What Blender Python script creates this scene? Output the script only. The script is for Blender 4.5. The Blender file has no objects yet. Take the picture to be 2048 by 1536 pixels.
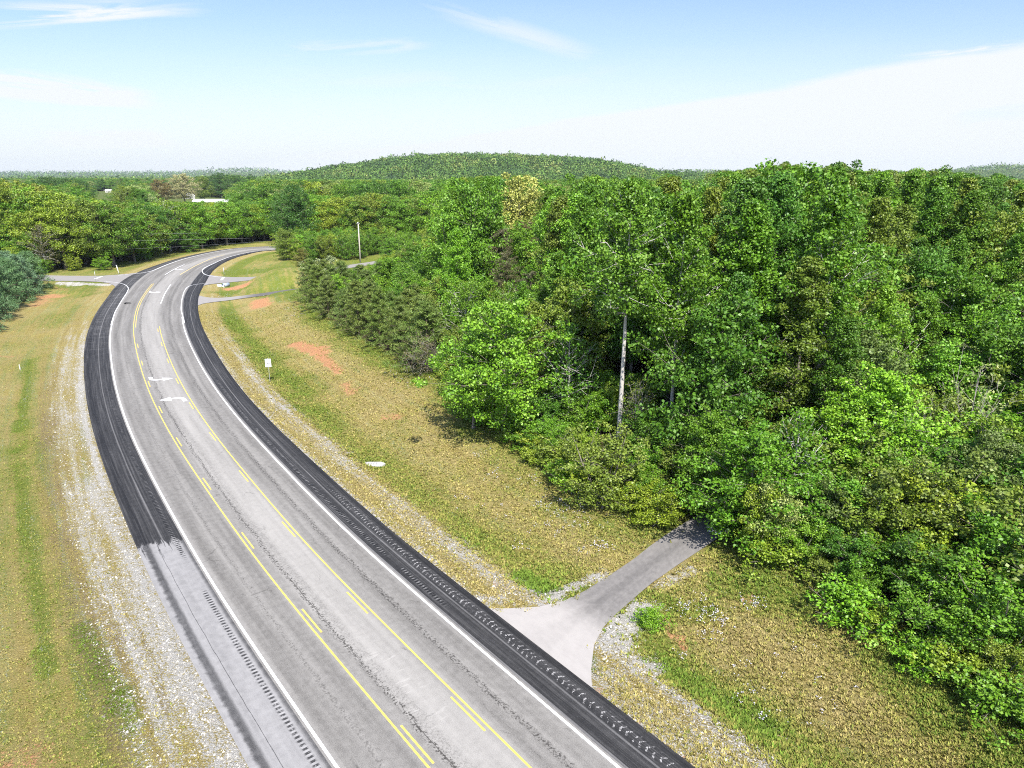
import bpy, math, random
import numpy as np
from math import radians, pi, sin, cos

# ------------------------------------------------------------------ camera, light, exposure
SC = bpy.context.scene
COL = SC.collection
FPX, PITCH, CAM_H = 1420.0, radians(16.4), 26.0      # focal length in pixels of the 2048 px wide photo
cam = bpy.data.cameras.new('camera'); cam_o = bpy.data.objects.new('camera', cam); COL.objects.link(cam_o)
cam.sensor_width = 36.0; cam.lens = 36.0 * FPX / 2048.0
cam.clip_start = 0.5; cam.clip_end = 40000.0
cam_o.location = (0, 0, CAM_H); cam_o.rotation_euler = (pi/2 - PITCH, 0, 0)
SC.camera = cam_o

SUN_EL = radians(51)
SUN_DIR = np.array([0.24, -0.97, 0.0]); SUN_DIR /= np.linalg.norm(SUN_DIR)     # horizontal direction towards the sun
sl = bpy.data.lights.new('sun', 'SUN'); sl.energy = 4.9; sl.angle = radians(0.5); sl.color = (1.0, 0.955, 0.88)
so = bpy.data.objects.new('sun', sl); COL.objects.link(so)
so.location = (40, -80, 120)
so.rotation_euler = (pi/2 - SUN_EL, 0, math.atan2(SUN_DIR[0], -SUN_DIR[1]))

SC.view_settings.view_transform = 'Standard'; SC.view_settings.look = 'None'
SC.view_settings.exposure = 0.78; SC.view_settings.gamma = 1.0
SC.view_settings.use_curve_mapping = False
SC.cycles.volume_bounces = 0; SC.cycles.filter_width = 1.05; SC.cycles.use_denoising = False
SC.cycles.max_bounces = 6; SC.cycles.diffuse_bounces = 3; SC.cycles.transmission_bounces = 3; SC.cycles.glossy_bounces = 2
SC.cycles.caustics_reflective = False; SC.cycles.caustics_refractive = False

# ------------------------------------------------------------------ node helper
class NB:
    def __init__(self, tree):
        self.t = tree; self.n = tree.nodes; self.l = tree.links
    def new(self, typ, props=None, **ins):
        nd = self.n.new(typ)
        for k, v in (props or {}).items(): setattr(nd, k, v)
        for k, v in ins.items():
            key = int(k[1:]) if k[0] == 'i' and k[1:].isdigit() else k.replace('_', ' ')
            self.put(nd.inputs[key], v)
        return nd
    def put(self, sock, v):
        if isinstance(v, bpy.types.NodeSocket): self.l.new(v, sock)
        elif isinstance(v, (tuple, list)) and len(v) == 3 and sock.type == 'RGBA': sock.default_value = (*v, 1)
        else: sock.default_value = v
    def m(self, op, a, b=0.0, c=0.0):
        nd = self.n.new('ShaderNodeMath'); nd.operation = op
        self.put(nd.inputs[0], a); self.put(nd.inputs[1], b); self.put(nd.inputs[2], c)
        return nd.outputs[0]
    def add(self, a, b): return self.m('ADD', a, b)
    def sub(self, a, b): return self.m('SUBTRACT', a, b)
    def mul(self, a, b): return self.m('MULTIPLY', a, b)
    def mx(self, a, b): return self.m('MAXIMUM', a, b)
    def sm(self, x, lo, hi, a=0.0, b=1.0):
        nd = self.n.new('ShaderNodeMapRange'); nd.interpolation_type = 'SMOOTHSTEP'
        for i, v in enumerate((x, lo, hi, a, b)): self.put(nd.inputs[i], v)
        return nd.outputs[0]
    def band(self, x, c, w):          # 1 at x == c, 0 beyond c +- w
        return self.sm(self.m('ABSOLUTE', self.sub(x, c)), w, w*0.25)
    def mix(self, f, a, b):
        nd = self.n.new('ShaderNodeMix'); nd.data_type = 'RGBA'; nd.clamp_factor = True
        self.put(nd.inputs[0], f); self.put(nd.inputs[6], a); self.put(nd.inputs[7], b)
        return nd.outputs[2]
    def noise(self, vec, scale, detail=3.0, rough=0.55, dist=0.0):
        nd = self.new('ShaderNodeTexNoise', None, Scale=scale, Detail=detail, Roughness=rough, Distortion=dist)
        if vec is not None: self.l.new(vec, nd.inputs['Vector'])
        return nd.outputs['Fac']
    def vscale(self, vec, s):
        nd = self.new('ShaderNodeMapping', None, Scale=s); self.l.new(vec, nd.inputs['Vector']); return nd.outputs[0]
    def attr(self, name, out='Fac', typ='GEOMETRY'):
        nd = self.new('ShaderNodeAttribute', dict(attribute_name=name, attribute_type=typ)); return nd.outputs[out]
    def sep(self, v):
        nd = self.n.new('ShaderNodeSeparateXYZ'); self.l.new(v, nd.inputs[0]); return nd.outputs
    def comb(self, x, y, z):
        nd = self.n.new('ShaderNodeCombineXYZ')
        for i, v in enumerate((x, y, z)): self.put(nd.inputs[i], v)
        return nd.outputs[0]

# ------------------------------------------------------------------ sky
W = bpy.data.worlds.new('World'); SC.world = W; W.use_nodes = True
b = NB(W.node_tree); b.n.clear()
sky = b.new('ShaderNodeTexSky', dict(sky_type='NISHITA', sun_disc=False, sun_elevation=SUN_EL,
            sun_rotation=math.atan2(SUN_DIR[0], SUN_DIR[1]), altitude=200.0, air_density=1.0, dust_density=1.2, ozone_density=1.0))
dirv = b.new('ShaderNodeTexCoord').outputs['Generated']
dx, dy, dz = b.sep(dirv)
ysafe = b.mx(dy, 0.05)
A = b.m('DIVIDE', dx, ysafe); Ee = b.m('DIVIDE', dz, ysafe)           # tangent of azimuth and of height above the northern horizon
zs = b.mx(dz, 0.03)
plane = b.comb(b.m('DIVIDE', dx, zs), b.m('DIVIDE', dy, zs), 0.0)      # position on a high flat cloud layer
# broad thin veil in the north-east with a sharp upper edge
edge = b.add(0.0600, b.mul(A, b.sm(A, -0.2, 0.1, 0.13, 0.160)))
nE = b.noise(b.vscale(b.comb(A, Ee, 0.0), (3.0, 16.0, 1.0)), 1.0, 5.0, 0.6, 0.4)
veil = b.sm(b.sub(b.add(edge, b.mul(b.sub(nE, 0.5), 0.030)), Ee), -0.004, 0.012)
veil = b.mul(b.mul(veil, b.sm(A, -0.75, -0.05)), b.sm(nE, 0.2, 0.6, 0.80, 1.0))
hole = b.mul(b.sm(A, 0.47, 0.66), b.sm(b.m('ABSOLUTE', b.sub(Ee, b.add(0.071, b.mul(b.sub(A, 0.6), 0.14)))), 0.024, 0.006))
veil = b.mul(veil, b.sub(1.0, b.mul(hole, b.sm(nE, 0.65, 0.40, 0.3, 0.85))))
def streak(a0, e0, slope, la, we, strength):
    aa = b.sub(A, a0); ee = b.sub(b.sub(Ee, e0), b.mul(aa, slope))
    f = b.mul(b.sm(b.m('ABSOLUTE', aa), la, la*0.15), b.sm(b.m('ABSOLUTE', ee), we, 0.0))
    n_ = b.noise(b.vscale(b.comb(A, b.sub(Ee, b.mul(A, slope)), 0.0), (5.0, 42.0, 1.0)), 1.0, 6.0, 0.62, 0.7)
    return b.mul(b.mul(f, b.sm(n_, 0.34, 0.60)), strength)
ci = streak(-0.58, 0.197, 0.03, 0.24, 0.022, 1.3)
for a in ((-0.22, 0.158, 0.03, 0.14, 0.014, 1.0), (-0.62, 0.110, -0.10, 0.20, 0.026, 1.4), (-0.54, 0.046, 0.0, 0.13, 0.018, 0.9),
          (0.0, 0.178, -0.28, 0.16, 0.022, 0.55), (-0.45, 0.20, 0.02, 0.10, 0.012, 0.5), (0.60, 0.155, 0.11, 0.17, 0.010, 1.2), (0.67, 0.064, 0.02, 0.10, 0.010, 1.0), (-0.05, 0.12, 0.02, 0.5, 0.03, 0.22)):
    ci = b.mx(ci, streak(*a))
thin = b.mul(b.noise(b.vscale(plane, (0.25, 0.9, 1.0)), 1.0, 5.0, 0.6, 0.5), 0.16)
lowhaze = b.sm(Ee, 0.23, -0.03, 0.0, 1.0)
cov = b.m('MINIMUM', b.add(b.mx(b.mx(b.mul(veil, 0.86), ci), thin), b.mul(lowhaze, 0.8)), 0.97)
cov = b.mul(cov, b.sm(dy, -0.1, 0.25, 0.35, 1.0))
skyb = b.new('ShaderNodeMix', dict(data_type='RGBA', blend_type='MULTIPLY'), i0=1.0, i6=sky.outputs[0], i7=(.90, .97, 1.20)).outputs[2]
skyc = b.mix(cov, skyb, (5.3, 5.5, 5.58))
bg = b.new('ShaderNodeBackground', None, Color=skyc, Strength=0.104)
b.l.new(bg.outputs[0], b.new('ShaderNodeOutputWorld').inputs[0])

# ------------------------------------------------------------------ small maths
def lerp(a, b_, t): return a + (b_ - a) * t
def sstep(x, lo, hi):
    t = np.clip((x - lo) / (hi - lo), 0, 1); return t*t*(3 - 2*t)
def vnoise(x, y, seed=0):
    xi = np.floor(x).astype(np.int64); yi = np.floor(y).astype(np.int64); fx = x - xi; fy = y - yi
    fx = fx*fx*(3-2*fx); fy = fy*fy*(3-2*fy)
    def hsh(a, c):
        v = np.sin(a*127.1 + c*311.7 + seed*74.7) * 43758.5453; return v - np.floor(v)
    return lerp(lerp(hsh(xi, yi), hsh(xi+1, yi), fx), lerp(hsh(xi, yi+1), hsh(xi+1, yi+1), fx), fy)
def fbm(x, y, seed=0, o=4):
    s = 0; a = 0.5; t = 0
    for k in range(o):
        s = s + a*vnoise(x*2**k, y*2**k, seed+k*13); t += a; a *= 0.5
    return s / t
def flat(pts, z=0.0):                                  # photo pixel -> point on the level z
    p = np.asarray(pts, float).reshape(-1, 2)
    x = (p[:, 0]-1024)/FPX; y = (p[:, 1]-768)/FPX
    d = y*cos(PITCH) + sin(PITCH); f = cos(PITCH) - y*sin(PITCH); t = (CAM_H - np.asarray(z))/d
    return np.c_[x*t, f*t]
def project(x, y, z):
    yc = y*cos(PITCH) - (z-CAM_H)*sin(PITCH); down = -((z-CAM_H)*cos(PITCH) + y*sin(PITCH))
    yc = np.maximum(yc, 0.5)
    return 1024 + FPX*x/yc, 768 + FPX*down/yc, yc
def smooth_poly(p, step=1.0, it=6):
    d = np.r_[0, np.cumsum(np.linalg.norm(np.diff(p, axis=0), axis=1))]
    s = np.arange(0, d[-1], step); q = np.c_[np.interp(s, d, p[:, 0]), np.interp(s, d, p[:, 1])]
    for _ in range(it):
        w = 5; k = np.ones(2*w+1)/(2*w+1)
        for c in range(2):
            v = np.r_[2*q[0, c]-q[w:0:-1, c], q[:, c], 2*q[-1, c]-q[-2:-w-2:-1, c]]
            q[:, c] = np.convolve(v, k, 'valid')
    return q

# ------------------------------------------------------------------ the road line
LW_PX = [(671,1531),(637,1479),(591,1415),(546,1353),(500,1281),(457,1219),(411,1147),(365.6,1068),(330,1001),(295,939),(262,869),(237,801),(224,739),(219,684),(221,657),(230,625),(244,600),(270,567),(295,546),(325,532),(362,519),(400,509.5),(440,501.5),(489,495)]
base = flat(LW_PX)
base = np.vstack([[[13.5, -1.0], [2.7, 12.7]], base, [[-86, 273.5], [-72, 277], [-50, 278], [-20, 276]]])
LWC = smooth_poly(base, 1.0, 4)
T = np.gradient(LWC, axis=0); T /= np.linalg.norm(T, axis=1)[:, None]
NRM = np.c_[T[:, 1], -T[:, 0]]                          # to the right of travel
i0 = int(np.argmin(np.linalg.norm(LWC - flat([(671,1531)])[0], axis=1)))
SS = np.arange(len(LWC)) - float(i0)
def off(pairs):
    k = np.array(pairs, float); v = np.interp(SS, k[:, 0], k[:, 1])
    return np.convolve(np.r_[[v[0]]*8, v, [v[-1]]*8], np.ones(17)/17, 'valid')
O_SL = off([(-40,-3.1),(20,-3.2),(60,-3.3),(100,-3.55),(150,-3.4),(170,-4.0),(185,-3.9),(215,-2.6),(280,-2.6)])
O_LW = off([(-40,0),(400,0)])
O_YL = off([(-40,3.3),(20,3.4),(60,3.5),(100,3.6),(150,3.7),(190,4.3),(210,4.5),(260,4.4)])
O_YR = off([(-40,6.9),(20,6.95),(60,7.3),(100,7.6),(150,7.9),(170,8.3),(190,8.8),(230,9.1),(270,8.2)])
O_RW = off([(-40,10.1),(20,10.1),(60,10.65),(90,11.1),(125,11.8),(150,11.9),(180,13.2),(200,13.4),(230,12.4),(280,12.2)])
O_SR = off([(-40,12.8),(20,12.9),(60,13.4),(90,14.1),(125,14.8),(150,15.3),(175,16.6),(200,16.6),(230,15.6),(280,14.6)])
OFFS = [O_SL, O_LW, O_YL, O_YR, O_RW, O_SR]
CANON = [-3.2, 0.0, 3.4, 6.9, 10.2, 13.0]
def road_uv(x, y):                                      # distance right of the left edge line and distance along it
    x = np.asarray(x, float).ravel(); y = np.asarray(y, float).ravel()
    u = np.empty(len(x)); s = np.empty(len(x)); A_ = LWC[::2]
    for k in range(0, len(x), 20000):
        q = np.c_[x[k:k+20000], y[k:k+20000]]
        d2 = (q[:, None, 0]-A_[None, :, 0])**2 + (q[:, None, 1]-A_[None, :, 1])**2
        i = np.argmin(d2, axis=1)*2; r = q - LWC[i]
        u[k:k+20000] = np.where(r[:, 0]*NRM[i, 0] + r[:, 1]*NRM[i, 1] > 0, 1, -1)*np.sqrt(d2[np.arange(len(i)), i//2])
        s[k:k+20000] = SS[i] + r[:, 0]*T[i, 0] + r[:, 1]*T[i, 1]
    return u, s
def at(o, s, u):                                        # point on the road by canonical lateral position u
    f = np.interp(s, SS, np.arange(len(SS))); i = np.clip(f.astype(int), 0, len(SS)-2); t = f - i
    c = lerp(LWC[i], LWC[i+1], t[:, None]); n = lerp(NRM[i], NRM[i+1], t[:, None])
    real = np.array([np.interp(uu, CANON, [lerp(O[j], O[j+1], tt) for O in OFFS]) if CANON[0] <= uu <= CANON[-1] else uu for uu, j, tt in zip(u, i, t)])
    return c + n*real[:, None]

# ------------------------------------------------------------------ side roads: pairs of edges
DRIVE = (flat([(955,1215),(1000,1214),(1040,1221),(1080,1220),(1110,1215),(1128,1208),(1165,1187),(1240,1142),(1320,1090),(1372,1060),(1425,1036),(1490,1000)]),
         flat([(1185,1400),(1185,1350),(1174,1310),(1172,1285),(1182,1268),(1200,1254),(1230,1232),(1285,1185),(1345,1142),(1395,1118),(1455,1080),(1530,1035)]))
DRIVE2 = (flat([(392,589),(398,593),(411,596.3),(446,595.5),(489,592),(516,590),(560,586.5),(612,582.5)]),
          flat([(392,612),(398,608),(408,605),(446,602),(481,597.5),(516,594),(560,590),(612,586)]))
SIDE_R = (flat([(404,545),(412,549),(425,551.3),(450,553.5),(480,554.5),(520,553),(600,545),(690,531),(740,524),(790,515),(850,505)]),
          flat([(388,578),(398,572.5),(412,569),(445,566.5),(480,563),(520,560),(600,552),(690,537.5),(740,530),(790,520),(850,509)]))
SIDE_L = (flat([(280,544.5),(267.5,546.4),(252,548.2),(239,549.2),(209,551.5),(143,551.4),(91,550.5),(0,549),(-120,547)]),
          flat([(236,580),(231,573),(226,568),(218,565.3),(193,563),(143,561.7),(92,561.3),(0,560),(-120,558.5)]))
def dense(pair, step=1.5):
    L, R = pair; C_ = (L+R)/2
    d = np.r_[0, np.cumsum(np.linalg.norm(np.diff(C_, axis=0), axis=1))]; s = np.linspace(0, d[-1], max(4, int(d[-1]/step)))
    f = lambda P: np.c_[np.interp(s, d, P[:, 0]), np.interp(s, d, P[:, 1])]
    l_, r_ = f(L), f(R)
    for _ in range(2):
        for P in (l_, r_): P[1:-1] = (P[:-2] + 2*P[1:-1] + P[2:])/4
    return l_, r_, s
SIDES = {k: dense(v) for k, v in dict(drive=DRIVE, drive2=DRIVE2, side_r=SIDE_R, side_l=SIDE_L).items()}
def near_side(x, y, key):
    l_, r_, s = SIDES[key]; C_ = (l_+r_)/2; hw = np.linalg.norm(l_-r_, axis=1)/2
    x = np.asarray(x, float).ravel(); y = np.asarray(y, float).ravel(); d = np.empty(len(x)); ss = np.empty(len(x))
    for k in range(0, len(x), 30000):
        dd = np.hypot(x[k:k+30000, None]-C_[None, :, 0], y[k:k+30000, None]-C_[None, :, 1])
        i = np.argmin(dd, 1); d[k:k+30000] = dd[np.arange(len(i)), i] - hw[i]; ss[k:k+30000] = s[i]
    return d, ss

# ------------------------------------------------------------------ terrain height
RIDGES = [  # distance, half depth, ridge profile [(x, height), ...]
    (1640, 250, [(-640,0),(-540,8),(-450,20),(-385,33),(-300,46),(-200,59),(-140,64),(-60,61),(40,58),(110,55),(180,51),(225,44),(270,34),(310,25),(400,18),(600,10),(800,0)]),
    (2500, 320, [(150,0),(350,24),(480,27),(620,29),(760,28),(900,24),(1100,18),(1300,0)]),
    (3600, 420, [(1100,0),(1500,18),(1650,20),(1800,26),(1950,24),(2100,30),(2250,46),(2400,58),(2500,55),(2620,38),(2760,30),(3000,26),(3600,20),(4400,0)]),
    (6800, 600, [(-5600,10),(-4800,24),(-3800,26),(-3000,28),(-2700,40),(-2500,58),(-2360,62),(-2220,52),(-2000,30),(-1200,22),(0,10),(6000,0)])]
def height(x, y):
    sh = np.shape(x); x = np.asarray(x, float).ravel(); y = np.asarray(y, float).ravel()
    h = np.zeros(len(x))
    near = (x > -330) & (x < 300) & (y < 420) & (y > -60)
    if near.any():
        xn, yn = x[near], y[near]; u, s = road_uv(xn, yn)
        dR = u - np.interp(s, SS, O_SR); dL = np.interp(s, SS, O_SL) - u
        hr = np.interp(dR, [0,1.5,3.5,5.5,7.0,10,16,24,60,200], [-.06,-.10,-.35,-.75,-.65,-.05,1.3,2.1,3.0,3.0])
        hl = np.interp(dL, [0,3.5,7.5,11,16,40,120], [-.06,-.14,-.55,-.65,-.45,-.7,-.7])
        far_ = sstep(s, 150, 185)
        hh = np.where(dR > 0, hr*(1-far_*0.75), np.where(dL > 0, hl, -0.10))
        out = np.maximum(dR, dL)
        hh = hh + (fbm(xn*0.16, yn*0.16, 3)-0.5)*0.5*sstep(out, 2.0, 9.0)*(1-0.5*(dL > 0)) + (fbm(xn*0.6, yn*0.6, 5, 2)-0.5)*0.12*sstep(out, 0.8, 3)
        for k, prof in (('drive', ([0,4,12,22,40],[-.05,-.05,.25,1.0,1.9])), ('drive2', ([0,6,20,60],[-.05,-.05,.2,.9])),
                        ('side_r', ([0,10,40,140],[-.05,-.05,0.0,0.0])), ('side_l', ([0,10,400],[-.05,-.05,-.05]))):
            d, ss = near_side(xn, yn, k)
            w = 1 - sstep(d, 0.4, 5.0 if k != 'side_r' else 4.0)
            tgt = np.where(out > 0, np.interp(ss, prof[0], prof[1]), -0.10)
            hh = lerp(hh, tgt - 0.06*(d < 0.2), w)
        # the green bank in front of the side road
        for (bx, by, br, bh) in BANKS: hh = hh + bh*np.exp(-((xn-bx)**2+(yn-by)**2)/br**2)
        edge_w = np.minimum.reduce([sstep(xn, -330, -250), sstep(-xn, -300, -220), sstep(-yn, -420, -340)])
        h[near] = hh*edge_w
    big = (fbm(x/260, y/260, 9)-0.5)*5*sstep(y, 420, 900)
    h = h + big
    for ry, rw, prof in RIDGES:
        pr = np.array(prof, float); hh = np.interp(x + 30*np.sin(y/170.0), pr[:, 0], pr[:, 1])
        h = h + hh*np.exp(-((y-ry)/rw)**2)*(0.78+0.24*fbm(x/70, y/70, 17, 3)+0.20*fbm(x/210, y/210, 19, 2))
    return h.reshape(sh)
BANKS = [(*flat([(565,572)])[0], 9.0, 1.5), (*flat([(530,574)])[0], 6.0, 0.7), (*flat([(600,570)])[0], 8.0, 1.2)]
def ground(px, py):                                     # photo pixel -> point on the terrain
    p = np.array([[px, py]], float); z = 0.0
    for _ in range(8):
        q = flat(p, z)[0]; z = float(height(np.array([q[0]]), np.array([q[1]]))[0])
    return np.array([q[0], q[1], z])

# ------------------------------------------------------------------ object helpers
def mesh_obj(name, v, f, mat, parent=None, smooth=False, loc=(0, 0, 0)):
    me = bpy.data.meshes.new(name)
    v = np.asarray(v, np.float32)
    if isinstance(f, np.ndarray):
        k = f.shape[1]; me.vertices.add(len(v)); me.vertices.foreach_set('co', v.ravel())
        me.loops.add(f.size); me.loops.foreach_set('vertex_index', f.astype(np.int32).ravel())
        me.polygons.add(len(f)); me.polygons.foreach_set('loop_start', np.arange(0, f.size, k, dtype=np.int32))
        me.update(calc_edges=True)
    else:
        me.from_pydata([tuple(map(float, p)) for p in v], [], [tuple(map(int, q)) for q in f]); me.update()
    if smooth: me.polygons.foreach_set('use_smooth', np.ones(len(me.polygons), bool))
    if mat: me.materials.append(mat)
    o = bpy.data.objects.new(name, me); COL.objects.link(o); o.location = loc
    if parent: o.parent = parent
    return o
def empty(name, label, cat, loc, rz=0.0, group=None):
    o = bpy.data.objects.new(name, None); COL.objects.link(o); o.empty_display_size = 0.3
    o.location = tuple(map(float, loc)); o.rotation_euler = (0, 0, rz)
    tag(o, label, cat, group); return o
def tag(o, label, cat, group=None):
    o['label'] = label; o['category'] = cat
    if group: o['group'] = group
def struct(o): o['kind'] = 'structure'; return o
def fattr(o, name, vals, dom='POINT'):
    a = o.data.attributes.new(name, 'FLOAT', dom); a.data.foreach_set('value', np.asarray(vals, np.float32)); return a
def set_uv(o, uv_per_vert):
    me = o.data; l_ = me.uv_layers.new(name='UVMap'); vi = np.empty(len(me.loops), np.int32); me.loops.foreach_get('vertex_index', vi)
    l_.data.foreach_set('uv', np.asarray(uv_per_vert, np.float32)[vi].ravel())
def grid_faces(n, m):
    i = np.arange((n-1)*(m-1)); r = i//(m-1); c = i % (m-1); a = r*m + c
    return np.c_[a, a+1, a+m+1, a+m]
class MB:                                               # collects simple solids into one mesh
    def __init__(s): s.v = []; s.f = []
    def add(s, v, f):
        o = len(s.v); s.v += [tuple(map(float, p)) for p in v]; s.f += [tuple(i+o for i in q) for q in f]
    def box(s, x0, x1, y0, y1, z0, z1):
        s.add([(x0,y0,z0),(x1,y0,z0),(x1,y1,z0),(x0,y1,z0),(x0,y0,z1),(x1,y0,z1),(x1,y1,z1),(x0,y1,z1)],
              [(0,3,2,1),(4,5,6,7),(0,1,5,4),(1,2,6,5),(2,3,7,6),(3,0,4,7)])
    def tube(s, pts, r, n=8, cap=True):
        v, f = tube(np.asarray(pts, float), np.broadcast_to(np.asarray(r, float), (len(pts),)), n)
        o = len(v); s.add(v, [tuple(q) for q in f] + ([tuple(range(n))[::-1], tuple(range(o-n, o))] if cap else []))
    def prism(s, poly, axis, a0, a1):                   # polygon in the plane across an axis, given thickness
        n = len(poly); mk = {'y': lambda p, a: (p[0], a, p[1]), 'x': lambda p, a: (a, p[0], p[1]), 'z': lambda p, a: (p[0], p[1], a)}[axis]
        s.add([mk(p, a0) for p in poly] + [mk(p, a1) for p in poly],
              [tuple(range(n))[::-1], tuple(range(n, 2*n))] + [(i, (i+1) % n, n+(i+1) % n, n+i) for i in range(n)])
    def obj(s, name, mat, parent=None, smooth=False, bevel=0.0):
        o = mesh_obj(name, s.v, s.f, mat, parent, smooth)
        if bevel:
            m_ = o.modifiers.new('bevel', 'BEVEL'); m_.width = bevel; m_.segments = 2
        return o
def tube(p, r, n=6):
    d = np.gradient(p, axis=0); d /= np.linalg.norm(d, axis=1)[:, None] + 1e-9
    ref = np.where(np.abs(d[:, 2:3]) > 0.9, np.array([[1., 0, 0]]), np.array([[0, 0, 1.]]))
    a = np.cross(d, ref); a /= np.linalg.norm(a, axis=1)[:, None] + 1e-9; c = np.cross(d, a)
    th = np.arange(n)*2*pi/n
    v = p[:, None, :] + r[:, None, None]*(a[:, None, :]*np.cos(th)[None, :, None] + c[:, None, :]*np.sin(th)[None, :, None])
    k = np.arange((len(p)-1)*n); i = k//n; j = k % n
    f = np.c_[i*n+j, i*n+(j+1) % n, (i+1)*n+(j+1) % n, (i+1)*n+j]
    return v.reshape(-1, 3), f

# ------------------------------------------------------------------ materials
def plain(name, col, rough=0.6, metal=0.0, var=0.12, nscale=6.0, bump=0.0, spec=0.4):
    mt = bpy.data.materials.new(name); mt.use_nodes = True; q = NB(mt.node_tree); q.n.clear()
    tc = q.new('ShaderNodeTexCoord').outputs['Object']
    n_ = q.noise(tc, nscale, 5.0)
    c = q.mix(n_, tuple(max(0, k*(1-var*1.6)) for k in col), tuple(min(1, k*(1+var*1.6)) for k in col))
    bs = q.new('ShaderNodeBsdfPrincipled', None, Base_Color=c, Roughness=rough, Metallic=metal)
    bs.inputs['Specular IOR Level'].default_value = spec
    if bump:
        bp = q.new('ShaderNodeBump', None, Strength=bump, Height=q.noise(tc, nscale*4, 4.0)); q.l.new(bp.outputs[0], bs.inputs['Normal'])
    q.l.new(bs.outputs[0], q.new('ShaderNodeOutputMaterial').inputs[0]); return mt
def leaf_mat(name, src, rough=0.46, trans=0.19, gloss=0.36):
    mt = bpy.data.materials.new(name); mt.use_nodes = True; q = NB(mt.node_tree); q.n.clear()
    if src == 'object': c = q.new('ShaderNodeObjectInfo').outputs['Color']
    elif src == 'instance': c = q.attr('tint', 'Color', 'INSTANCER')
    else: c = q.attr('tint', 'Color', 'GEOMETRY')
    v = q.attr('leafvar')
    hs = q.new('ShaderNodeHueSaturation', None, Hue=q.sm(v, 0.0, 1.0, 0.515, 0.482), Saturation=q.sm(v, 0.55, 1.0, 1.0, 0.82), Value=q.sm(v, 0.0, 1.0, 0.5, 1.55), Color=c)
    col = hs.outputs[0]
    bs = q.new('ShaderNodeBsdfPrincipled', None, Base_Color=col, Roughness=rough); bs.inputs['Specular IOR Level'].default_value = gloss
    tr = q.new('ShaderNodeBsdfTranslucent', None, Color=q.mix(0.5, col, (0.16, 0.24, 0.02)))
    ms = q.new('ShaderNodeMixShader', None, Fac=trans); q.l.new(bs.outputs[0], ms.inputs[1]); q.l.new(tr.outputs[0], ms.inputs[2])
    q.l.new(ms.outputs[0], q.new('ShaderNodeOutputMaterial').inputs[0]); return mt
LEAF = leaf_mat('leaf', 'object'); NEEDLE = leaf_mat('needle', 'object', 0.5, 0.12, 0.35)
MASS = leaf_mat('forest_mass_leaf', 'instance'); CANOPY = leaf_mat('hill_canopy_leaf', 'geometry', 0.7, 0.1, 0.2)
BARK = plain('bark_grey', (0.21, 0.18, 0.15), 0.9, var=0.3, nscale=3.0, bump=0.4)
PALE = plain('bark_pale', (0.50, 0.47, 0.43), 0.85, var=0.22, nscale=2.2, bump=0.3)
DEADW = plain('dead_wood', (0.34, 0.31, 0.27), 0.9, var=0.2, nscale=3.0)
PINEB = plain('pine_bark', (0.17, 0.12, 0.09), 0.9, var=0.3, nscale=3.0, bump=0.4)

# ------------------------------------------------------------------ ground sheet
def geo(a, b_, st, g):
    o = [a]
    while o[-1] < b_: o.append(o[-1]+st); st *= g
    return np.array(o)
xs = np.concatenate([-geo(135, 8800, 1.5, 1.10)[::-1], np.arange(-134, -100, 1.0), np.arange(-100, 46, 0.5), np.arange(46, 90, 1.0), geo(90, 8800, 1.5, 1.10)])
ys = np.concatenate([-geo(20, 280, 2.0, 1.25)[::-1], np.arange(-18, 17, 1.5), np.arange(17, 125, 0.5), np.arange(125, 290, 1.0), geo(290, 8400, 2.0, 1.06)])
GX, GY = np.meshgrid(xs, ys)
GZ = height(GX, GY)
gx, gy = GX.ravel(), GY.ravel()
terr = mesh_obj('ground', np.c_[gx, gy, GZ.ravel()], grid_faces(len(ys), len(xs)), None, smooth=True); struct(terr)
NEARM = (gx > -200) & (gx < 120) & (gy < 330) & (gy > -20)
gu = np.full(len(gx), 999.0); gs = np.zeros(len(gx)); gu[NEARM], gs[NEARM] = road_uv(gx[NEARM], gy[NEARM])
dR = gu - np.interp(gs, SS, O_SR); dL = np.interp(gs, SS, O_SL) - gu
n3 = fbm(gx*0.8, gy*0.8, 41, 3)
def stroke(pts, width, soft=0.6):
    P = np.array([ground(*p)[:2] for p in pts]); d = np.full(len(gx), 1e9)
    m_ = (gx > P[:, 0].min()-12) & (gx < P[:, 0].max()+12) & (gy > P[:, 1].min()-12) & (gy < P[:, 1].max()+12)
    q = np.c_[gx[m_], gy[m_]]; best = np.full(len(q), 1e9)
    if len(P) == 1: best = np.hypot(*(q-P[0]).T)
    for a, c in zip(P[:-1], P[1:]):
        ab = c-a; t = np.clip(((q-a)@ab)/(ab@ab+1e-9), 0, 1); best = np.minimum(best, np.hypot(*(q-a-t[:, None]*ab).T))
    d[m_] = best
    return 1 - sstep(d + (n3-.5)*width*1.1, width*(1-soft), width*(1+soft))
FOREST_EDGE = np.array([ground(*p)[:2] for p in [(612,588),(640,640),(720,690),(800,735),(884,752),(934,812),(990,868),(1070,918),(1130,960),(1230,1025),(1300,1062),(1390,1052),(1450,1085),(1520,1130),(1620,1180),(1740,1250),(1850,1330),(1960,1400),(2060,1470)]])
FOREST_EDGE = np.vstack([[[-30, 330], [-38, 250], [-42, 200]], FOREST_EDGE, [[28, 20], [34, 0], [40, -40]]])
def in_poly(P, x, y):
    c = np.zeros(np.shape(x), bool)
    for (x0, y0), (x1, y1) in zip(P, np.roll(P, -1, 0)):
        c ^= ((y0 > y) != (y1 > y)) & (x < (x1-x0)*(y-y0)/(y1-y0+1e-12)+x0)
    return c
FPOLY = np.vstack([FOREST_EDGE, [[600, -40], [600, 330]]])
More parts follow.
